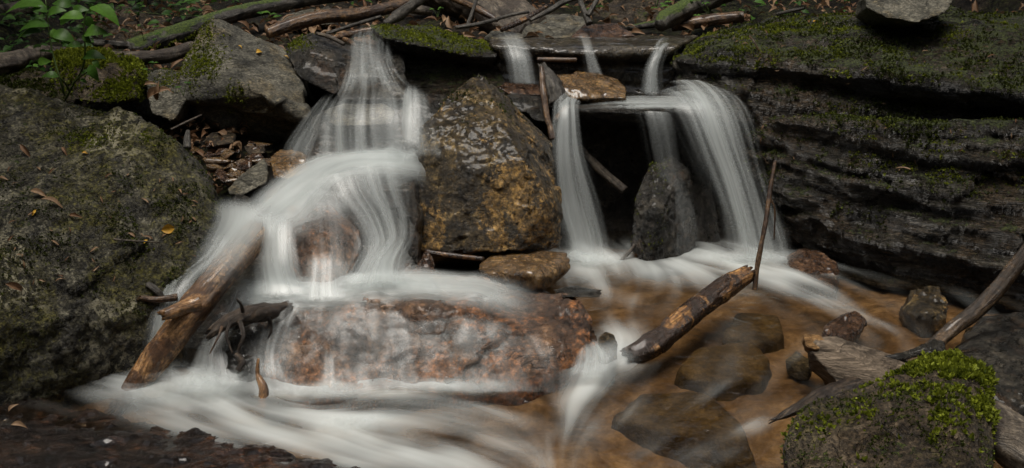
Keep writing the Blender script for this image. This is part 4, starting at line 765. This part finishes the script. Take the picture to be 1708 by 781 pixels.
bt.parent = dw; bt.location = bt.location - dw.location
log('log', 'dark rotten plank sticking out from under the driftwood wedge', [(1294, 699, 2.62), (1340, 678, 2.66), (1385, 660, 2.71), (1430, 648, 2.76)], [3, 13, 20, 20], M['darkwood'], lump=.3, lf=10, seed=26, n=40, ragged=(.04, 0))
log('driftwood', 'smooth brown driftwood slab in the lower right corner behind the mossy rock', [(1640, 690, 2.5), (1690, 735, 2.46), (1760, 780, 2.4)], [34, 50, 52], M['weathered'], 'driftwood', lump=.12, lf=6, seed=27, seg=24, n=40)
log('stick', 'orange split stick along the foot of the amber boulder', [(712, 420, 3.26), (750, 426, 3.25), (806, 432, 3.24)], [4, 5, 4], M['orange'], 'stick', lump=.2, seed=28, n=24, seg=8, ragged=(.01, .01))
log('stick', 'grey stick leaning in the black hollow beside the thin fall', [(966, 244, 3.94), (1000, 282, 3.9), (1042, 318, 3.86)], [6, 8, 8], M['weathered'], 'stick', lump=.3, seed=29, n=24, seg=10)
log('stick', 'thin wet stick at the foot of the upright mossy stone', [(1030, 440, 3.62), (1050, 420, 3.64), (1064, 400, 3.66)], [3, 3, 2], M['weathered'], 'stick', lump=.3, seed=33, n=16, seg=7)
t = log('bark_piece', 'dark slab of bark leaning between the amber boulder and the golden slab', [(906, 112, 3.93), (920, 140, 3.88), (930, 172, 3.84)], [7, 20, 16], M['bark'], 'bark', lump=.4, lf=16, seed=34, n=36, seg=16, flat=.6, ragged=(.03, .01))
log('root', 'reddish crooked root hanging in front of the leaning bark', [(903, 112, 3.88), (906, 150, 3.83), (912, 190, 3.78), (918, 214, 3.75), (922, 233, 3.73)], [4, 6, 6, 6, 5], M['brownwood'], 'root', lump=.4, lf=18, seed=35, n=40, seg=10)
log('stick', 'short brown stub beside the crooked root at the top of the thin fall', [(926, 202, 3.76), (934, 190, 3.79), (944, 180, 3.82)], [5, 5, 4], M['brownwood'], 'stick', lump=.3, seed=36, n=14, seg=9)
log('stick', 'wet brown stick jammed under the lip between the left and middle spouts', [(896, 99, 4.08), (930, 100, 4.07), (962, 100, 4.07)], [4, 5, 4], M['brownwood'], 'stick', lump=.2, seed=37, n=24, seg=9)
# upper background
log('log', 'long diagonal fallen log at the top with a mossy left end', [(215, 84, 4.45), (270, 66, 4.55), (330, 45, 4.65), (400, 22, 4.8), (500, 2, 5.0), (640, -18, 5.2)], [14, 17, 14, 13, 12, 11], M['barkmoss'], lump=.2, lf=6, seed=40, seg=18, n=70)
dl = [o for o in COL.objects if o.name.startswith('log')][-1]
log('log', 'weathered grey log lying behind the moss block', [(80, 84, 4.2), (150, 92, 4.15), (220, 97, 4.12), (280, 92, 4.15), (320, 78, 4.25)], [7, 10, 12, 12, 9], M['weathered'], lump=.22, lf=7, seed=41, seg=16, n=60)
log('log', 'thin dark log just behind the weathered grey log', [(130, 70, 4.5), (180, 74, 4.48), (225, 76, 4.45)], [5, 7, 6], M['bark'], lump=.2, lf=7, seed=42, seg=12, n=30)
log('log', 'short rotten log at the upper left edge', [(-60, 118, 3.86), (20, 104, 3.9), (60, 92, 3.98), (84, 88, 4.05)], [22, 20, 16, 12], M['weathered'], lump=.25, lf=7, seed=43, seg=18, n=40)
log('log', 'thick stub of log in the top left corner', [(-60, 30, 4.6), (0, 22, 4.7), (50, 14, 4.8)], [16, 15, 12], M['weathered'], lump=.25, lf=7, seed=44, seg=16, n=30)
log('log', 'brown snapped log lying above the dark striped rock', [(446, 56, 4.5), (490, 40, 4.55), (545, 28, 4.6), (600, 24, 4.65), (690, 4, 4.75)], [9, 11, 11, 11, 10], M['brownwood'], lump=.18, lf=8, seed=45, seg=16, n=60)
log('stick', 'thin black stick under the brown snapped log', [(545, 56, 4.45), (590, 42, 4.5), (635, 28, 4.6)], [3, 3.5, 3], M['bark'], 'stick', seed=46, n=24, seg=8)
log('stick', 'brown stick lying over the head of the left cascade', [(556, 64, 4.36), (590, 56, 4.4), (624, 50, 4.42)], [5, 6, 6], M['brownwood'], 'stick', lump=.2, seed=47, n=24, seg=10)
log('stick', 'dark curved stick in the head of the left cascade', [(574, 66, 4.34), (584, 70, 4.3), (594, 78, 4.25)], [5, 5, 4], M['brownwood'], 'stick', lump=.2, seed=48, n=16, seg=9)
log('stick', 'grey stick bedded on the crown of the dark striped rock', [(528, 56, 4.2), (550, 62, 4.16), (574, 74, 4.12)], [3, 4, 3], M['weathered'], 'stick', lump=.2, seed=49, n=20, seg=8)
log('stick', 'short thick brown stick wedged at the left end of the mossy ledge', [(592, 68, 4.3), (612, 70, 4.28), (632, 76, 4.24)], [6, 7, 5], M['brownwood'], 'stick', lump=.2, seed=50, n=16, seg=9)
log('branch', 'broken branch crossing the snapped log above the mossy ledge', [(644, 40, 4.5), (672, 20, 4.62), (704, -4, 4.75), (730, -24, 4.85)], [7, 9, 8, 7], M['bark'], 'branch', lump=.35, lf=14, seed=51, n=40, seg=12)
log('log', 'stub of grey log end behind the mossy ledge', [(680, 14, 4.85), (700, 17, 4.83), (720, 20, 4.82)], [7, 8, 7], M['weathered'], seed=52, n=16, seg=12)
log('log', 'big grey fallen trunk with long grain across the top centre', [(690, -60, 5.3), (760, -20, 5.2), (830, 22, 5.05), (890, 60, 4.9)], [46, 46, 42, 34], M['weathered'], lump=.15, lf=5, seed=53, seg=30, n=60)
log('branch', 'dark branch lying along the big grey trunk', [(752, -4, 4.95), (790, 12, 4.85), (830, 34, 4.78)], [6, 6, 4], M['brownwood'], 'branch', lump=.3, seed=54, n=30, seg=9)
log('stick', 'long pale stick slanting over the head of the left spout', [(836, 50, 4.62), (868, 36, 4.68), (890, 24, 4.72), (912, 10, 4.78)], [4, 5, 4, 3], M['orange'], 'stick', lump=.25, seed=55, n=36, seg=9)
log('stick', 'long bent grey stick from the left spout to the top edge', [(884, 34, 4.66), (920, 16, 4.7), (940, 4, 4.72), (975, -8, 4.75)], [3, 5, 5, 4], M['bark'], 'stick', lump=.25, seed=56, n=36, seg=9)
log('stick', 'thin stick lying level above the mossy ledge', [(760, 46, 4.55), (800, 40, 4.58), (850, 26, 4.62), (882, 20, 4.65)], [3, 4, 3, 2.5], M['bark'], 'stick', lump=.3, seed=57, n=36, seg=8)
log('stick', 'upright dark stick behind the mossy ledge', [(778, 46, 4.6), (788, 20, 4.65), (798, -10, 4.7)], [3, 3, 3], M['bark'], 'stick', lump=.2, seed=58, n=24, seg=8)
t = log('branch', 'forked dark stick standing on the domed rock', [(983, 40, 4.62), (974, 18, 4.66), (962, -12, 4.72)], [6, 5, 5], M['bark'], 'branch', lump=.2, seed=59, n=24, seg=10)
log('twig', None, [(980, 26, 4.63), (990, 10, 4.66), (1000, -8, 4.7)], [4, 4, 4], M['bark'], parent=t, seed=60, n=16, seg=9)
log('log', 'thick mossy log pointing down to the right pool head', [(1102, 44, 4.75), (1112, 32, 4.8), (1150, 14, 4.95), (1200, -8, 5.1), (1260, -30, 5.3)], [10, 16, 17, 17, 17], M['barkmoss'], lump=.2, lf=7, seed=61, seg=20, n=50)
log('log', 'brown cut log under the mossy log at the head of the right pool', [(1120, 44, 4.9), (1160, 38, 4.9), (1200, 32, 4.9), (1240, 28, 4.9)], [9, 10, 10, 9], M['brownwood'], lump=.15, lf=8, seed=62, seg=16, n=40)
log('log', 'thin mossy pole left of the thick mossy log', [(1044, 48, 4.95), (1080, 42, 4.98), (1110, 38, 5.0)], [5, 6, 6], M['barkmoss'], lump=.15, seed=63, seg=12, n=30)
log('stick', 'dark stick lying on the mossy top of the cliff', [(1296, 24, 4.3), (1320, 18, 4.32), (1342, 14, 4.34)], [3, 3, 2], M['bark'], 'stick', seed=64, n=18, seg=8)
log('twig', 'pale twig hanging at the mossy front edge of the cliff', [(1250, 60, 3.96), (1258, 70, 3.93), (1266, 85, 3.92)], [1.5, 1.5, 1.2], M['brownwood'], 'twig', seed=65, n=14, seg=6)
t = log('twig', 'forked pale twig under the overhang of the huge left boulder', [(62, 622, 2.92), (80, 645, 2.86), (95, 660, 2.82)], [1.6, 1.8, 1.4], M['weathered'], 'twig', seed=66, n=20, seg=6)
log('twig', None, [(78, 643, 2.86), (68, 655, 2.84), (60, 668, 2.82)], [1.2, 1.2, .8], M['weathered'], parent=t, seed=67, n=12, seg=6)
log('twig', 'thin straight twig in the gap behind the huge left boulder', [(285, 216, 3.72), (310, 204, 3.76), (336, 192, 3.82)], [1.5, 2, 1.5], M['weathered'], 'twig', seed=68, n=14, seg=6)
log('stick', 'upright dark broken stick in the gap behind the huge left boulder', [(312, 248, 3.66), (312, 232, 3.68), (314, 218, 3.7)], [7, 6, 3], M['bark'], 'stick', lump=.3, seed=69, n=14, seg=9)

# ================================================================ MOSS TUFTS ON THE STONES
def near(px, py, rx, ry, amp=1.):      # a patch of growth centred on a place of the stone
    return (px, py, rx, ry, amp)
def patchmask(patches, up=.0, nf=12, th=.0, seed=0):
    def f(V, N):
        a, b = px_of(V[:, 0], V[:, 1], V[:, 2]); m = np.zeros(len(V))
        for (px, py, rx, ry, amp) in patches: m = np.maximum(m, amp * np.exp(-((a - px) / rx) ** 2 - ((b - py) / ry) ** 2))
        n = smooth01(th - .12, th + .25, fbm(V, nf, 3, seed))
        return m * n * (N[:, 2] > up) * (N @ np.array((0, -.94, .33)) > -.5)
    return f
moss_on(front, M['moss'], 5200, patchmask([near(1585, 612, 75, 32, 1.5), near(1640, 670, 22, 45, .6), near(1570, 690, 22, 36, .5), near(1420, 690, 50, 26, .13), near(1360, 715, 30, 22, .13), near(1500, 640, 50, 18, .16), near(1440, 780, 25, 12, .15)], -.3, 16, -.05, 1), (.006, .0125), 1)
moss_on(front, M['mossdark'], 2600, patchmask([near(1480, 720, 160, 90, 1.)], -.5, 12, .0, 2), (.003, .007), 2)
moss_on(mblock, M['moss'], 7000, patchmask([near(160, 100, 90, 25, 1.), near(195, 130, 40, 40, 1.), near(120, 120, 50, 30, .5)], -.4, 9, -.25, 3), (.005, .011), 3)
moss_on(mlow, M['mossdark'], 5000, patchmask([near(40, 130, 120, 40, 1.)], -.3, 9, -.1, 4), (.004, .010), 4)
moss_on(grey, M['moss'], 5200, patchmask([near(335, 105, 25, 35, 1.), near(345, 60, 10, 25, .8), near(320, 130, 25, 20, .8), near(390, 165, 16, 20, .8), near(350, 100, 20, 20, .8)], -.5, 10, -.2, 5), (.003, .007), 5)
moss_on(left, M['mossdark'], 9000, patchmask([near(260, 400, 120, 110, 1.), near(150, 225, 50, 30, 1.), near(230, 230, 30, 20, .7), near(60, 420, 120, 120, .5), near(270, 215, 30, 30, .6)], -.2, 11, .02, 6), (.003, .006), 6)
moss_on(left, M['moss'], 1200, patchmask([near(150, 222, 28, 16, 1.), near(245, 228, 14, 10, .5), near(235, 420, 14, 16, .3)], -.2, 11, -.05, 7), (.003, .006), 7)
lg = bpy.data.objects['rock_ledge']
moss_on(lg, M['moss'], 4200, patchmask([near(730, 62, 70, 16, 1.), near(790, 75, 40, 16, 1.), near(640, 48, 30, 8, .6)], .2, 9, -.15, 8), (.004, .008), 8)
moss_on(strip_, M['moss'], 600, patchmask([near(496, 68, 20, 14, 1.)], .0, 10, -.2, 15), (.004, .008), 15)
moss_on(wallr, M['moss'], 9500, patchmask([near(1300, 60, 160, 40, .6), near(1380, 120, 160, 22, .8), near(1540, 130, 120, 18, .5), near(1420, 230, 70, 40, .8), near(1600, 270, 120, 40, .6), near(1180, 90, 60, 15, .8), near(1640, 70, 90, 40, .5)], .15, 9, .08, 9), (.004, .008), 9)
moss_on(wallr, M['mossdark'], 12000, patchmask([near(1450, 160, 300, 160, 1.), near(1320, 270, 80, 50, .8)], .0, 8, .0, 10), (.004, .010), 10)
moss_on(dl, M['moss'], 2200, patchmask([near(280, 66, 70, 20, 1.)], .1, 9, -.2, 11), (.005, .011), 11)
moss_on(pill, M['moss'], 500, patchmask([near(1090, 285, 25, 20, 1.), near(1085, 380, 20, 70, .35)], -.3, 16, -.05, 14), (.003, .006), 14)
moss_on(bould, M['mossdark'], 1800, patchmask([near(770, 150, 40, 25, 1.), near(820, 185, 40, 30, .5), near(745, 240, 20, 30, .5)], -.2, 14, .05, 12), (.003, .006), 12)
moss_on(mgap, M['moss'], 900, patchmask([near(278, 135, 18, 18, 1.)], .0, 10, -.2, 13), (.003, .006), 13)

# ================================================================ FALLEN LEAVES
dg = bpy.context.evaluated_depsgraph_get()
def bvh_of(o):
    V, N = get_np(o.data); V = V + np.array(o.location); me = o.data
    return BVHTree.FromPolygons([tuple(v) for v in V], [tuple(p.vertices) for p in me.polygons])
BV = {o.name: bvh_of(o) for o in (left, grey, wallr, bould, slabb, front)}
def hit(px, py, names):
    d = ray(px, py); d = Vector(d / np.linalg.norm(d)); best = None
    for n in names:
        h = BV[n].ray_cast(Vector((0, 0, CH)), d)
        if h[0] is not None and (best is None or h[3] < best[3]): best = h
    return best
def fallen(px, py, lpx, ang, mat, label, on, wid=.35, curl=.5, group=None, lift=.004, seed=0, droop=.1):
    h = hit(px, py, on)
    if h is None: return None
    p = np.array(h[0]); n = np.array(h[1]); n = n if n[1] < .5 else -n
    a = R(ang); d = np.array((math.cos(a), .35 * math.sin(a), .9 * math.sin(a))); d -= n * (d @ n); d /= np.linalg.norm(d)
    L = lpx * p[1] / FPX
    V, F = leaf_np(p + n * lift - d * L / 2, d, n, L, L * wid, .3, droop, curl, 8)
    rs = np.random.RandomState(seed); V = V + rs.normal(0, .0004, V.shape)
    o = mesh_np('fallen_leaf', V, F, mat, attrs={'tone': np.clip(rs.rand() + rs.normal(0, .1, len(V)), 0, 1)})
    return tag(o, label, 'leaf', group)
LB = [left.name]
fallen(280, 382, 26, 10, M['yellow'], 'bright yellow oval leaf on the huge left boulder', LB, .7, .3, seed=1)
fallen(241, 408, 22, 75, M['yellow'], 'small orange leaf crossed by a twig on the huge left boulder', LB, .6, .5, seed=2)
fallen(66, 325, 36, -25, M['fallen'], 'long pale grey dead leaf on the huge left boulder', LB, .3, .6, seed=3)
fallen(88, 342, 44, -12, M['fallen'], 'long tan curled leaf below the pale grey dead leaf', LB, .25, .7, seed=4)
fallen(57, 356, 16, 70, M['yellow'], 'tiny upright orange leaf at the left of the huge left boulder', LB, .3, .6, seed=5)
fallen(44, 253, 32, -50, M['fallen'], 'slim pale leaf among the lichen near the left edge', LB, .3, .6, seed=6)
fallen(128, 362, 26, -15, M['fallen'], 'grey curled leaf near the middle of the huge left boulder', LB, .3, .6, seed=7)
fallen(142, 257, 10, 0, M['yellow'], 'tiny pale yellow leaf in the upper middle of the huge left boulder', LB, .5, .2, seed=8)
fallen(108, 254, 20, -60, M['fallen'], 'small tan leaf right of the lichen patch', LB, .3, .6, seed=9)
fallen(24, 480, 40, -5, M['fallen'], 'broad tan leaf on the lower left of the huge left boulder', LB, .35, .5, seed=10)
fallen(5, 302, 22, -15, M['fallen'], 'reddish leaf at the very left edge', LB, .4, .5, seed=11)
rs = np.random.RandomState(77)
for k in range(46):
    fallen(15 + rs.rand() * 310, 270 + rs.rand() * 210, 8 + rs.rand() * 12, rs.rand() * 180, M['fallen'], 'tiny dry needle or leaf scrap scattered on the huge left boulder', LB, .16 + .1 * rs.rand(), .5, 'leaf scraps on the left boulder', seed=100 + k, droop=.4 * rs.rand())
p_ = [hit(192, 403, LB), hit(235, 406, LB), hit(268, 408, LB)]
path = np.array([np.array(h[0]) + np.array((0, -.008, .008)) for h in p_ if h])
V, F, U_ = tube_np(path, [.0035, .0025, .0015], seg=7, n=20, seed=90)
tag(mesh_np('twig', V, F, M['weathered'], uv=U_), 'thin twig lying across the small orange leaf on the huge left boulder', 'twig')
GB = [grey.name]
fallen(432, 89, 12, 40, M['yellow'], 'bright yellow leaf on the pale grey boulder', GB, .8, .3, seed=12)
fallen(400, 80, 8, -20, M['yellow'], 'tiny yellow leaf left of the bright one on the pale grey boulder', GB, .5, .3, seed=13)
fallen(466, 76, 12, -20, M['yellow'], 'yellow leaf near the right rim of the pale grey boulder', GB, .4, .3, seed=14)
fallen(477, 97, 10, -40, M['yellow'], 'orange leaf in the notch right of the pale grey boulder', GB, .5, .3, seed=15)
RW = [wallr.name]
fallen(1652, 14, 30, -20, M['fallen'], 'curled orange brown leaf on top of the dark cliff near the right edge', RW, .3, .7, seed=16)
fallen(1361, 38, 10, 70, M['yellow'], 'small yellow leaf on the mossy top of the dark cliff', RW, .6, .3, seed=17)
fallen(1277, 28, 9, 20, M['yellow'], 'small orange leaf on the far rim of the dark cliff', RW, .7, .3, seed=18)
fallen(1572, 45, 16, -3, M['fallen'], 'thin red leaf on the cliff below the flat pale stone', RW, .2, .5, seed=19)
fallen(1654, 95, 18, 30, M['fallen'], 'bent brown needle on a cliff ledge near the right edge', RW, .15, .5, seed=20)
fallen(1510, 285, 34, -35, M['fallen'], 'long pale needle hanging on the middle of the cliff face', RW, .12, .5, seed=21)
for k in range(36):
    fallen(1200 + rs.rand() * 500, 40 + rs.rand() * 250, 6 + rs.rand() * 9, rs.rand() * 180, M['fallen'], 'tiny dry scrap caught on the ledges of the dark cliff', RW, .2, .5, 'leaf scraps on the cliff', seed=200 + k)
# two leaves washed onto the dark shelf lower left
for (a, b, l_, an, lab, sd_) in ((22, 700, 22, 60, 'crumpled tan leaf on the low wet shelf in the lower left corner', 31), (26, 722, 30, -30, 'orange curled leaf below the crumpled tan leaf in the lower left corner', 32)):
    h = hit(a, b, [n for n in BV]); p = pz(a, b) + (0, -.02, .03)
    V, F = leaf_np(p, np.array((math.cos(R(an)), .3, .5 * math.sin(R(an)))), np.array((0, -.5, .9)), l_ * p[1] / FPX, l_ * .4 * p[1] / FPX, .3, .2, .6, 8)
    tag(mesh_np('fallen_leaf', V, F, M['fallen'], attrs={'tone': np.full(len(V), .9)}), lab, 'leaf')

# ---- litter of brown leaves lying in the gap behind the left boulder
rs = np.random.RandomState(9); VV = []; FF = []; TT = []; o_ = 0
def litter(n, x0, x1, y0, y1, zf, size, store, up=.7):
    global o_
    for _ in range(n):
        p = np.array((x0 + rs.rand() * (x1 - x0), y0 + rs.rand() * (y1 - y0), 0.)); p[2] = zf(p[0], p[1]) + .012 + .02 * rs.rand()
        d = rs.normal(0, 1, 3) * (1, 1, .35); nn = rs.normal(0, .5, 3) + (0, -.2, 1.)
        L = size * (.5 + rs.rand())
        V, F = leaf_np(p, d, nn, L, L * (.25 + .35 * rs.rand()), .3, .3 * rs.rand(), .6, 5)
        store[0].append(V); store[1].append(F + o_); store[2].append(np.full(len(V), rs.rand())); o_ += len(V)
zf = lambda a, b: float(zground(np.array([a]), np.array([b]))[0]) + .02
st = ([], [], [])
litter(260, -1.15, -.85, 3.55, 4.05, zf, .035, st)
litter(500, -1.7, -.6, 4.0, 5.2, zf, .04, st)
litter(900, -1.0, 1.6, 4.5, 6.3, zf, .045, st)
litter(150, 1.0, 2.2, 4.2, 5.4, lambda a, b: .74, .04, st)
tag(mesh_np('leaf_litter', np.vstack(st[0]), np.vstack(st[1]), M['fallen'], attrs={'tone': np.concatenate(st[2]) * .8}), kind='stuff')
for i, (a, b, l_, w_, an, lab) in enumerate([(246, 165, 46, .4, 30, 'large dead brown leaf lying in the litter left of the pale boulder'), (262, 168, 34, .3, 80, 'dead grey brown leaf hanging beside the large dead brown leaf'), (240, 142, 26, .3, 10, 'small curled dead leaf on top of the litter beside the moss block'), (268, 145, 24, .2, -20, 'narrow pale dead leaf below the small mossy grey rock')]):
    p = P(a, b, 3.72 + .04 * (165 - b) / 20)
    V, F = leaf_np(p, np.array((math.cos(R(an)), -.2, math.sin(R(an)))), np.array((.1, -.7, .7)), l_ * p[1] / FPX, l_ * w_ * p[1] / FPX, .3, .2, .5, 8)
    tag(mesh_np('fallen_leaf', V, F, M['fallen'], attrs={'tone': np.full(len(V), .35 + .15 * i)}), lab, 'leaf')

# ================================================================ GREEN PLANTS
def plant(name, label, stems, leaves, mat, base, stem_r=.002, cat='plant', group=None):
    root = bpy.data.objects.new(name, None); COL.objects.link(root); root.location = base
    tag(root, label, cat, group)
    bpy.context.view_layer.update()
    for i, s in enumerate(stems):
        V, F, U = tube_np(np.array([P(*q) for q in s]), [stem_r * 1.3, stem_r, stem_r * .5], seg=7, n=20, lump=.05, seed=i)
        mesh_np('stem', V, F, M['stem'], parent=root, uv=U)
    for i, (a, b, Y, l_, ang, face, tone) in enumerate(leaves):
        p = P(a, b, Y); an = R(ang)
        d = np.array((math.cos(an), -.25, math.sin(an))); n_ = np.array((.15 * math.sin(i * 2.1), -face - .15, 1 - face))
        L = .82 * l_ * Y / FPX
        V, F = leaf_np(p, d, n_, L, L * .66, .15, .22, .0, 8, .85)
        mesh_np('leaf', V, F, mat, parent=root, attrs={'tone': np.full(len(V), tone)})
    return root
plant('sapling', 'young green sapling with broad leaves in front of the moss block', [
    [(109, 166, 3.62), (122, 142, 3.58), (136, 118, 3.54), (142, 90, 3.52), (140, 40, 3.52), (146, 18, 3.52)], [(108, 160, 3.6), (100, 132, 3.58), (88, 90, 3.6), (82, 55, 3.62), (76, 0, 3.64)],
    [(122, 140, 3.58), (134, 128, 3.54), (150, 118, 3.5)], [(116, 152, 3.59), (108, 138, 3.56), (98, 128, 3.54)]],
    [(88, 48, 3.56, 30, -70, .7, .8), (63, 103, 3.52, 28, 5, .75, .95), (150, 108, 3.48, 36, -65, .7, .35), (120, 10, 3.55, 38, 165, .45, .3), (120, 20, 3.53, 36, 15, .45, .35), (142, 28, 3.54, 32, -50, .6, .3), (140, 30, 3.5, 48, 172, .3, .9),
     (140, 58, 3.5, 52, 12, .35, .6), (138, 58, 3.5, 24, -45, .6, .5), (136, 76, 3.5, 30, 175, .4, .45), (88, 56, 3.54, 50, -12, .4, .4), (82, 44, 3.58, 60, 178, .2, .3), (70, 54, 3.58, 48, 182, .15, .35), (80, 20, 3.6, 34, 160, .3, .3), (80, 24, 3.62, 40, 20, .4, .5),
     (78, 12, 3.62, 80, 176, .12, .55), (150, 12, 3.5, 70, -20, .12, .7), (136, 120, 3.54, 26, -10, .3, .6), (134, 132, 3.54, 16, -25, .3, .7), (98, 128, 3.54, 34, 170, .3, .35), (130, 5, 3.56, 26, 60, .5, .35), (150, 20, 3.55, 14, 60, .5, .7), (150, 45, 3.52, 14, 10, .5, .8), (100, 40, 3.56, 34, 30, .5, .4), (138, 96, 3.52, 50, 8, .3, .25), (155, 100, 3.5, 22, -50, .5, .7)],
    M['green'], P(109, 166, 3.62), .0028, 'sapling')
def sprig(px, py, Y, n, spread, label, seed, size=.022, mat='green', group=None, name='seedling', cat='seedling', h=.03):
    rs = np.random.RandomState(seed); c = P(px, py, Y)
    root = bpy.data.objects.new(name, None); COL.objects.link(root); root.location = c; tag(root, label, cat, group)
    VV = []; FF = []; TT = []; oo = 0; SV = []
    for i in range(n):
        tip = c + rs.normal(0, 1, 3) * (spread, spread, spread * .5) + (0, 0, h * (.6 + .8 * rs.rand()))
        V, F, U = tube_np(np.array([c, (c + tip) / 2 + (0, 0, .006), tip]), [.0012, .001, .0007], seg=5, n=8, lump=0, seed=i); SV.append((V, F, U))
        for s in range(3):
            a = rs.rand() * 6.28; d = np.array((math.cos(a), math.sin(a), .15)); L = size * (.7 + .6 * rs.rand())
            V, F = leaf_np(tip, d, np.array((0, -.35, 1.)), L, L * .65, .15, .2, 0, 6, .8)
            VV.append(V); FF.append(F + oo); TT.append(np.full(len(V), rs.rand())); oo += len(V)
    V, F, U = merge(SV); mesh_np('stem', V, F, M['stem'], parent=root, uv=U)
    mesh_np('leaves', np.vstack(VV), np.vstack(FF), M[mat], parent=root, attrs={'tone': np.concatenate(TT)})
sprig(445, 36, 4.6, 4, .03, 'small green sprig above the pale grey boulder', 1)
sprig(248, 124, 3.9, 2, .012, 'single bright seedling beside the dead leaf litter', 2, .018)
sprig(306, 160, 3.84, 2, .008, 'tiny bright seedling at the left foot of the pale grey boulder', 3, .014)
sprig(730, 30, 4.75, 3, .02, 'small green seedling behind the mossy ledge', 4, .016)
sprig(1095, 14, 5.1, 8, .06, 'green sprigs left of the thick mossy log', 5, .022)
sprig(1185, 24, 4.95, 7, .06, 'green sprigs between the mossy log and the cut log', 6, .02)
sprig(1330, 4, 4.35, 3, .02, 'green and yellow leaves at the top edge over the cliff', 7, .05)
sprig(1442, 4, 4.15, 3, .015, 'thin green blades left of the flat pale stone on the cliff', 8, .03)
sprig(68, 118, 3.6, 5, .03, 'low bluish green seedling at the left foot of the sapling', 9, .025)
sprig(240, 68, 4.3, 4, .03, 'small seedling by the mossy end of the diagonal log', 10, .016)
sprig(290, 28, 4.8, 6, .06, 'leafy green seedling in the shade behind the pale grey boulder', 11, .025, 'greendark')
sprig(985, 20, 5.2, 6, .06, 'green tuft behind the forked stick', 12, .022)
# undergrowth and dark shrubs of the bank: one leafy mass
rs = np.random.RandomState(31); VV = []; FF = []; TT = []; o_ = 0
def under(n, cx, cy, cz, sx, sy, sz, size):
    global o_
    for _ in range(n):
        p = np.array((cx, cy, cz)) + rs.normal(0, 1, 3) * (sx, sy, sz)
        a = rs.rand() * 6.28; d = np.array((math.cos(a), math.sin(a), -.1 + .3 * rs.rand())); L = size * (.6 + .8 * rs.rand())
        V, F = leaf_np(p, d, rs.normal(0, .35, 3) + (0, -.3, 1.), L, L * .6, .15, .25, 0, 5, .8)
        VV.append(V); FF.append(F + o_); TT.append(np.full(len(V), rs.rand())); o_ += len(V)
for (a, b, Y, n, sx, sz, sz2) in [(30, 40, 4.6, 120, .16, .06, .03), (200, 8, 5.3, 160, .25, .08, .03), (120, 20, 5.0, 120, .2, .08, .03), (300, 10, 5.4, 120, .3, .1, .028), (420, 8, 5.6, 100, .25, .08, .028), (1280, -4, 5.0, 30, .2, .05, .03), (1180, -5, 5.6, 40, .2, .06, .03), (40, 90, 4.2, 60, .12, .03, .025), (1050, -10, 6.0, 60, .3, .1, .03)]:
    c = P(a, b, Y); under(int(n * 1.8), c[0], c[1], c[2], sx, .15, sz, sz2 * 1.3)
for k in range(2200):
    xx = rs.uniform(-4, 4); yy = rs.uniform(6.0, 9.5)
    zz = float(zground(np.array([xx]), np.array([yy]))[0]); under(1, xx, yy, zz + .08, .05, .05, .05, .06)
tag(mesh_np('undergrowth', np.vstack(VV), np.vstack(FF), M['greendark'], attrs={'tone': np.concatenate(TT)}), kind='stuff')

# ================================================================ ADDED UNSEEN TREES ON THE BANKS: their crowns shade the edges of the hollow
k_ = leaf_mat('crown leaf', (.03, .06, .012), (.07, .12, .03), .5, .25)
def shade_tree(label, bx, by, crowns, seed, n=1300):
    rs = np.random.RandomState(seed); bz = float(zground(np.array([bx]), np.array([by]))[0]) - .2
    root = bpy.data.objects.new('shade_tree', None); COL.objects.link(root); root.location = (bx, by, bz); tag(root, label, 'shade_tree', 'added shade trees on the banks')
    bpy.context.view_layer.update()
    top = np.array(crowns[0][:3]); parts = [tube_np(np.array([(bx, by, bz), (bx * .97, by, bz + 1.5), (bx + (top[0] - bx) * .3, by + (top[1] - by) * .3, top[2] * .8), top]), [.17, .13, .1, .04], seg=14, n=30, seed=seed)]
    VV = []; FF = []; o = 0
    for c in crowns:
        parts.append(tube_np(np.array([(bx + (top[0] - bx) * .3, by + (top[1] - by) * .3, top[2] * .75), ((bx + c[0]) / 2, (by + c[1]) / 2, c[2] * .9), c[:3]]), [.07, .05, .02], seg=8, n=16, seed=seed + 1))
        m = n
        d = rs.normal(0, 1, (m, 3)); d /= np.linalg.norm(d, axis=1)[:, None]; r = rs.rand(m) ** .45
        ctr = np.array(c[:3]) + d * r[:, None] * np.array(c[3:6])
        u = rs.normal(0, 1, (m, 3)); u /= np.linalg.norm(u, axis=1)[:, None]; w = np.cross(u, rs.normal(0, 1, (m, 3))); w /= np.linalg.norm(w, axis=1)[:, None]
        L = (.10 + .10 * rs.rand(m))[:, None]
        VV.append(np.stack([ctr - u * L, ctr - w * L * .45, ctr + u * L, ctr + w * L * .45], 1).reshape(-1, 3)); FF.append(np.arange(4 * m).reshape(-1, 4) + o); o += 4 * m
    V, F, U = merge(parts); mesh_np('trunk', V, F, M['bark'], parent=root, uv=U)
    V = np.vstack(VV); mesh_np('crown', V, np.vstack(FF), k_, parent=root, smooth=False, attrs={'tone': np.repeat(rs.rand(len(V) // 4), 4)})
shade_tree('unseen leafy crowns added behind the falls for shade', .2, 9.5, [(-2.2, 6.6, 3.6, 1.7, 1.5, .9), (0., 6.4, 3.4, 1.6, 1.3, .8), (2.2, 6.3, 3.5, 1.7, 1.5, .9), (-1., 8.2, 4.6, 2.4, 1.6, 1.)], 1, 1100)
shade_tree('unseen leafy crowns added over the dark cliff for shade', 4.6, 4.6, [(2.7, 3.9, 3.3, 1.2, 1.6, .8), (2.9, 2.3, 3.2, 1.2, 1.4, .8), (3.6, 5.2, 4., 1.6, 1.5, .9)], 2)
shade_tree('unseen leafy crowns added above the huge left boulder for shade', -4.8, 4.2, [(-2.9, 3.8, 3.4, 1.2, 1.5, .8), (-2.9, 2.2, 3.2, 1.2, 1.4, .8), (-3.4, 5.4, 4., 1.6, 1.5, .9)], 3)
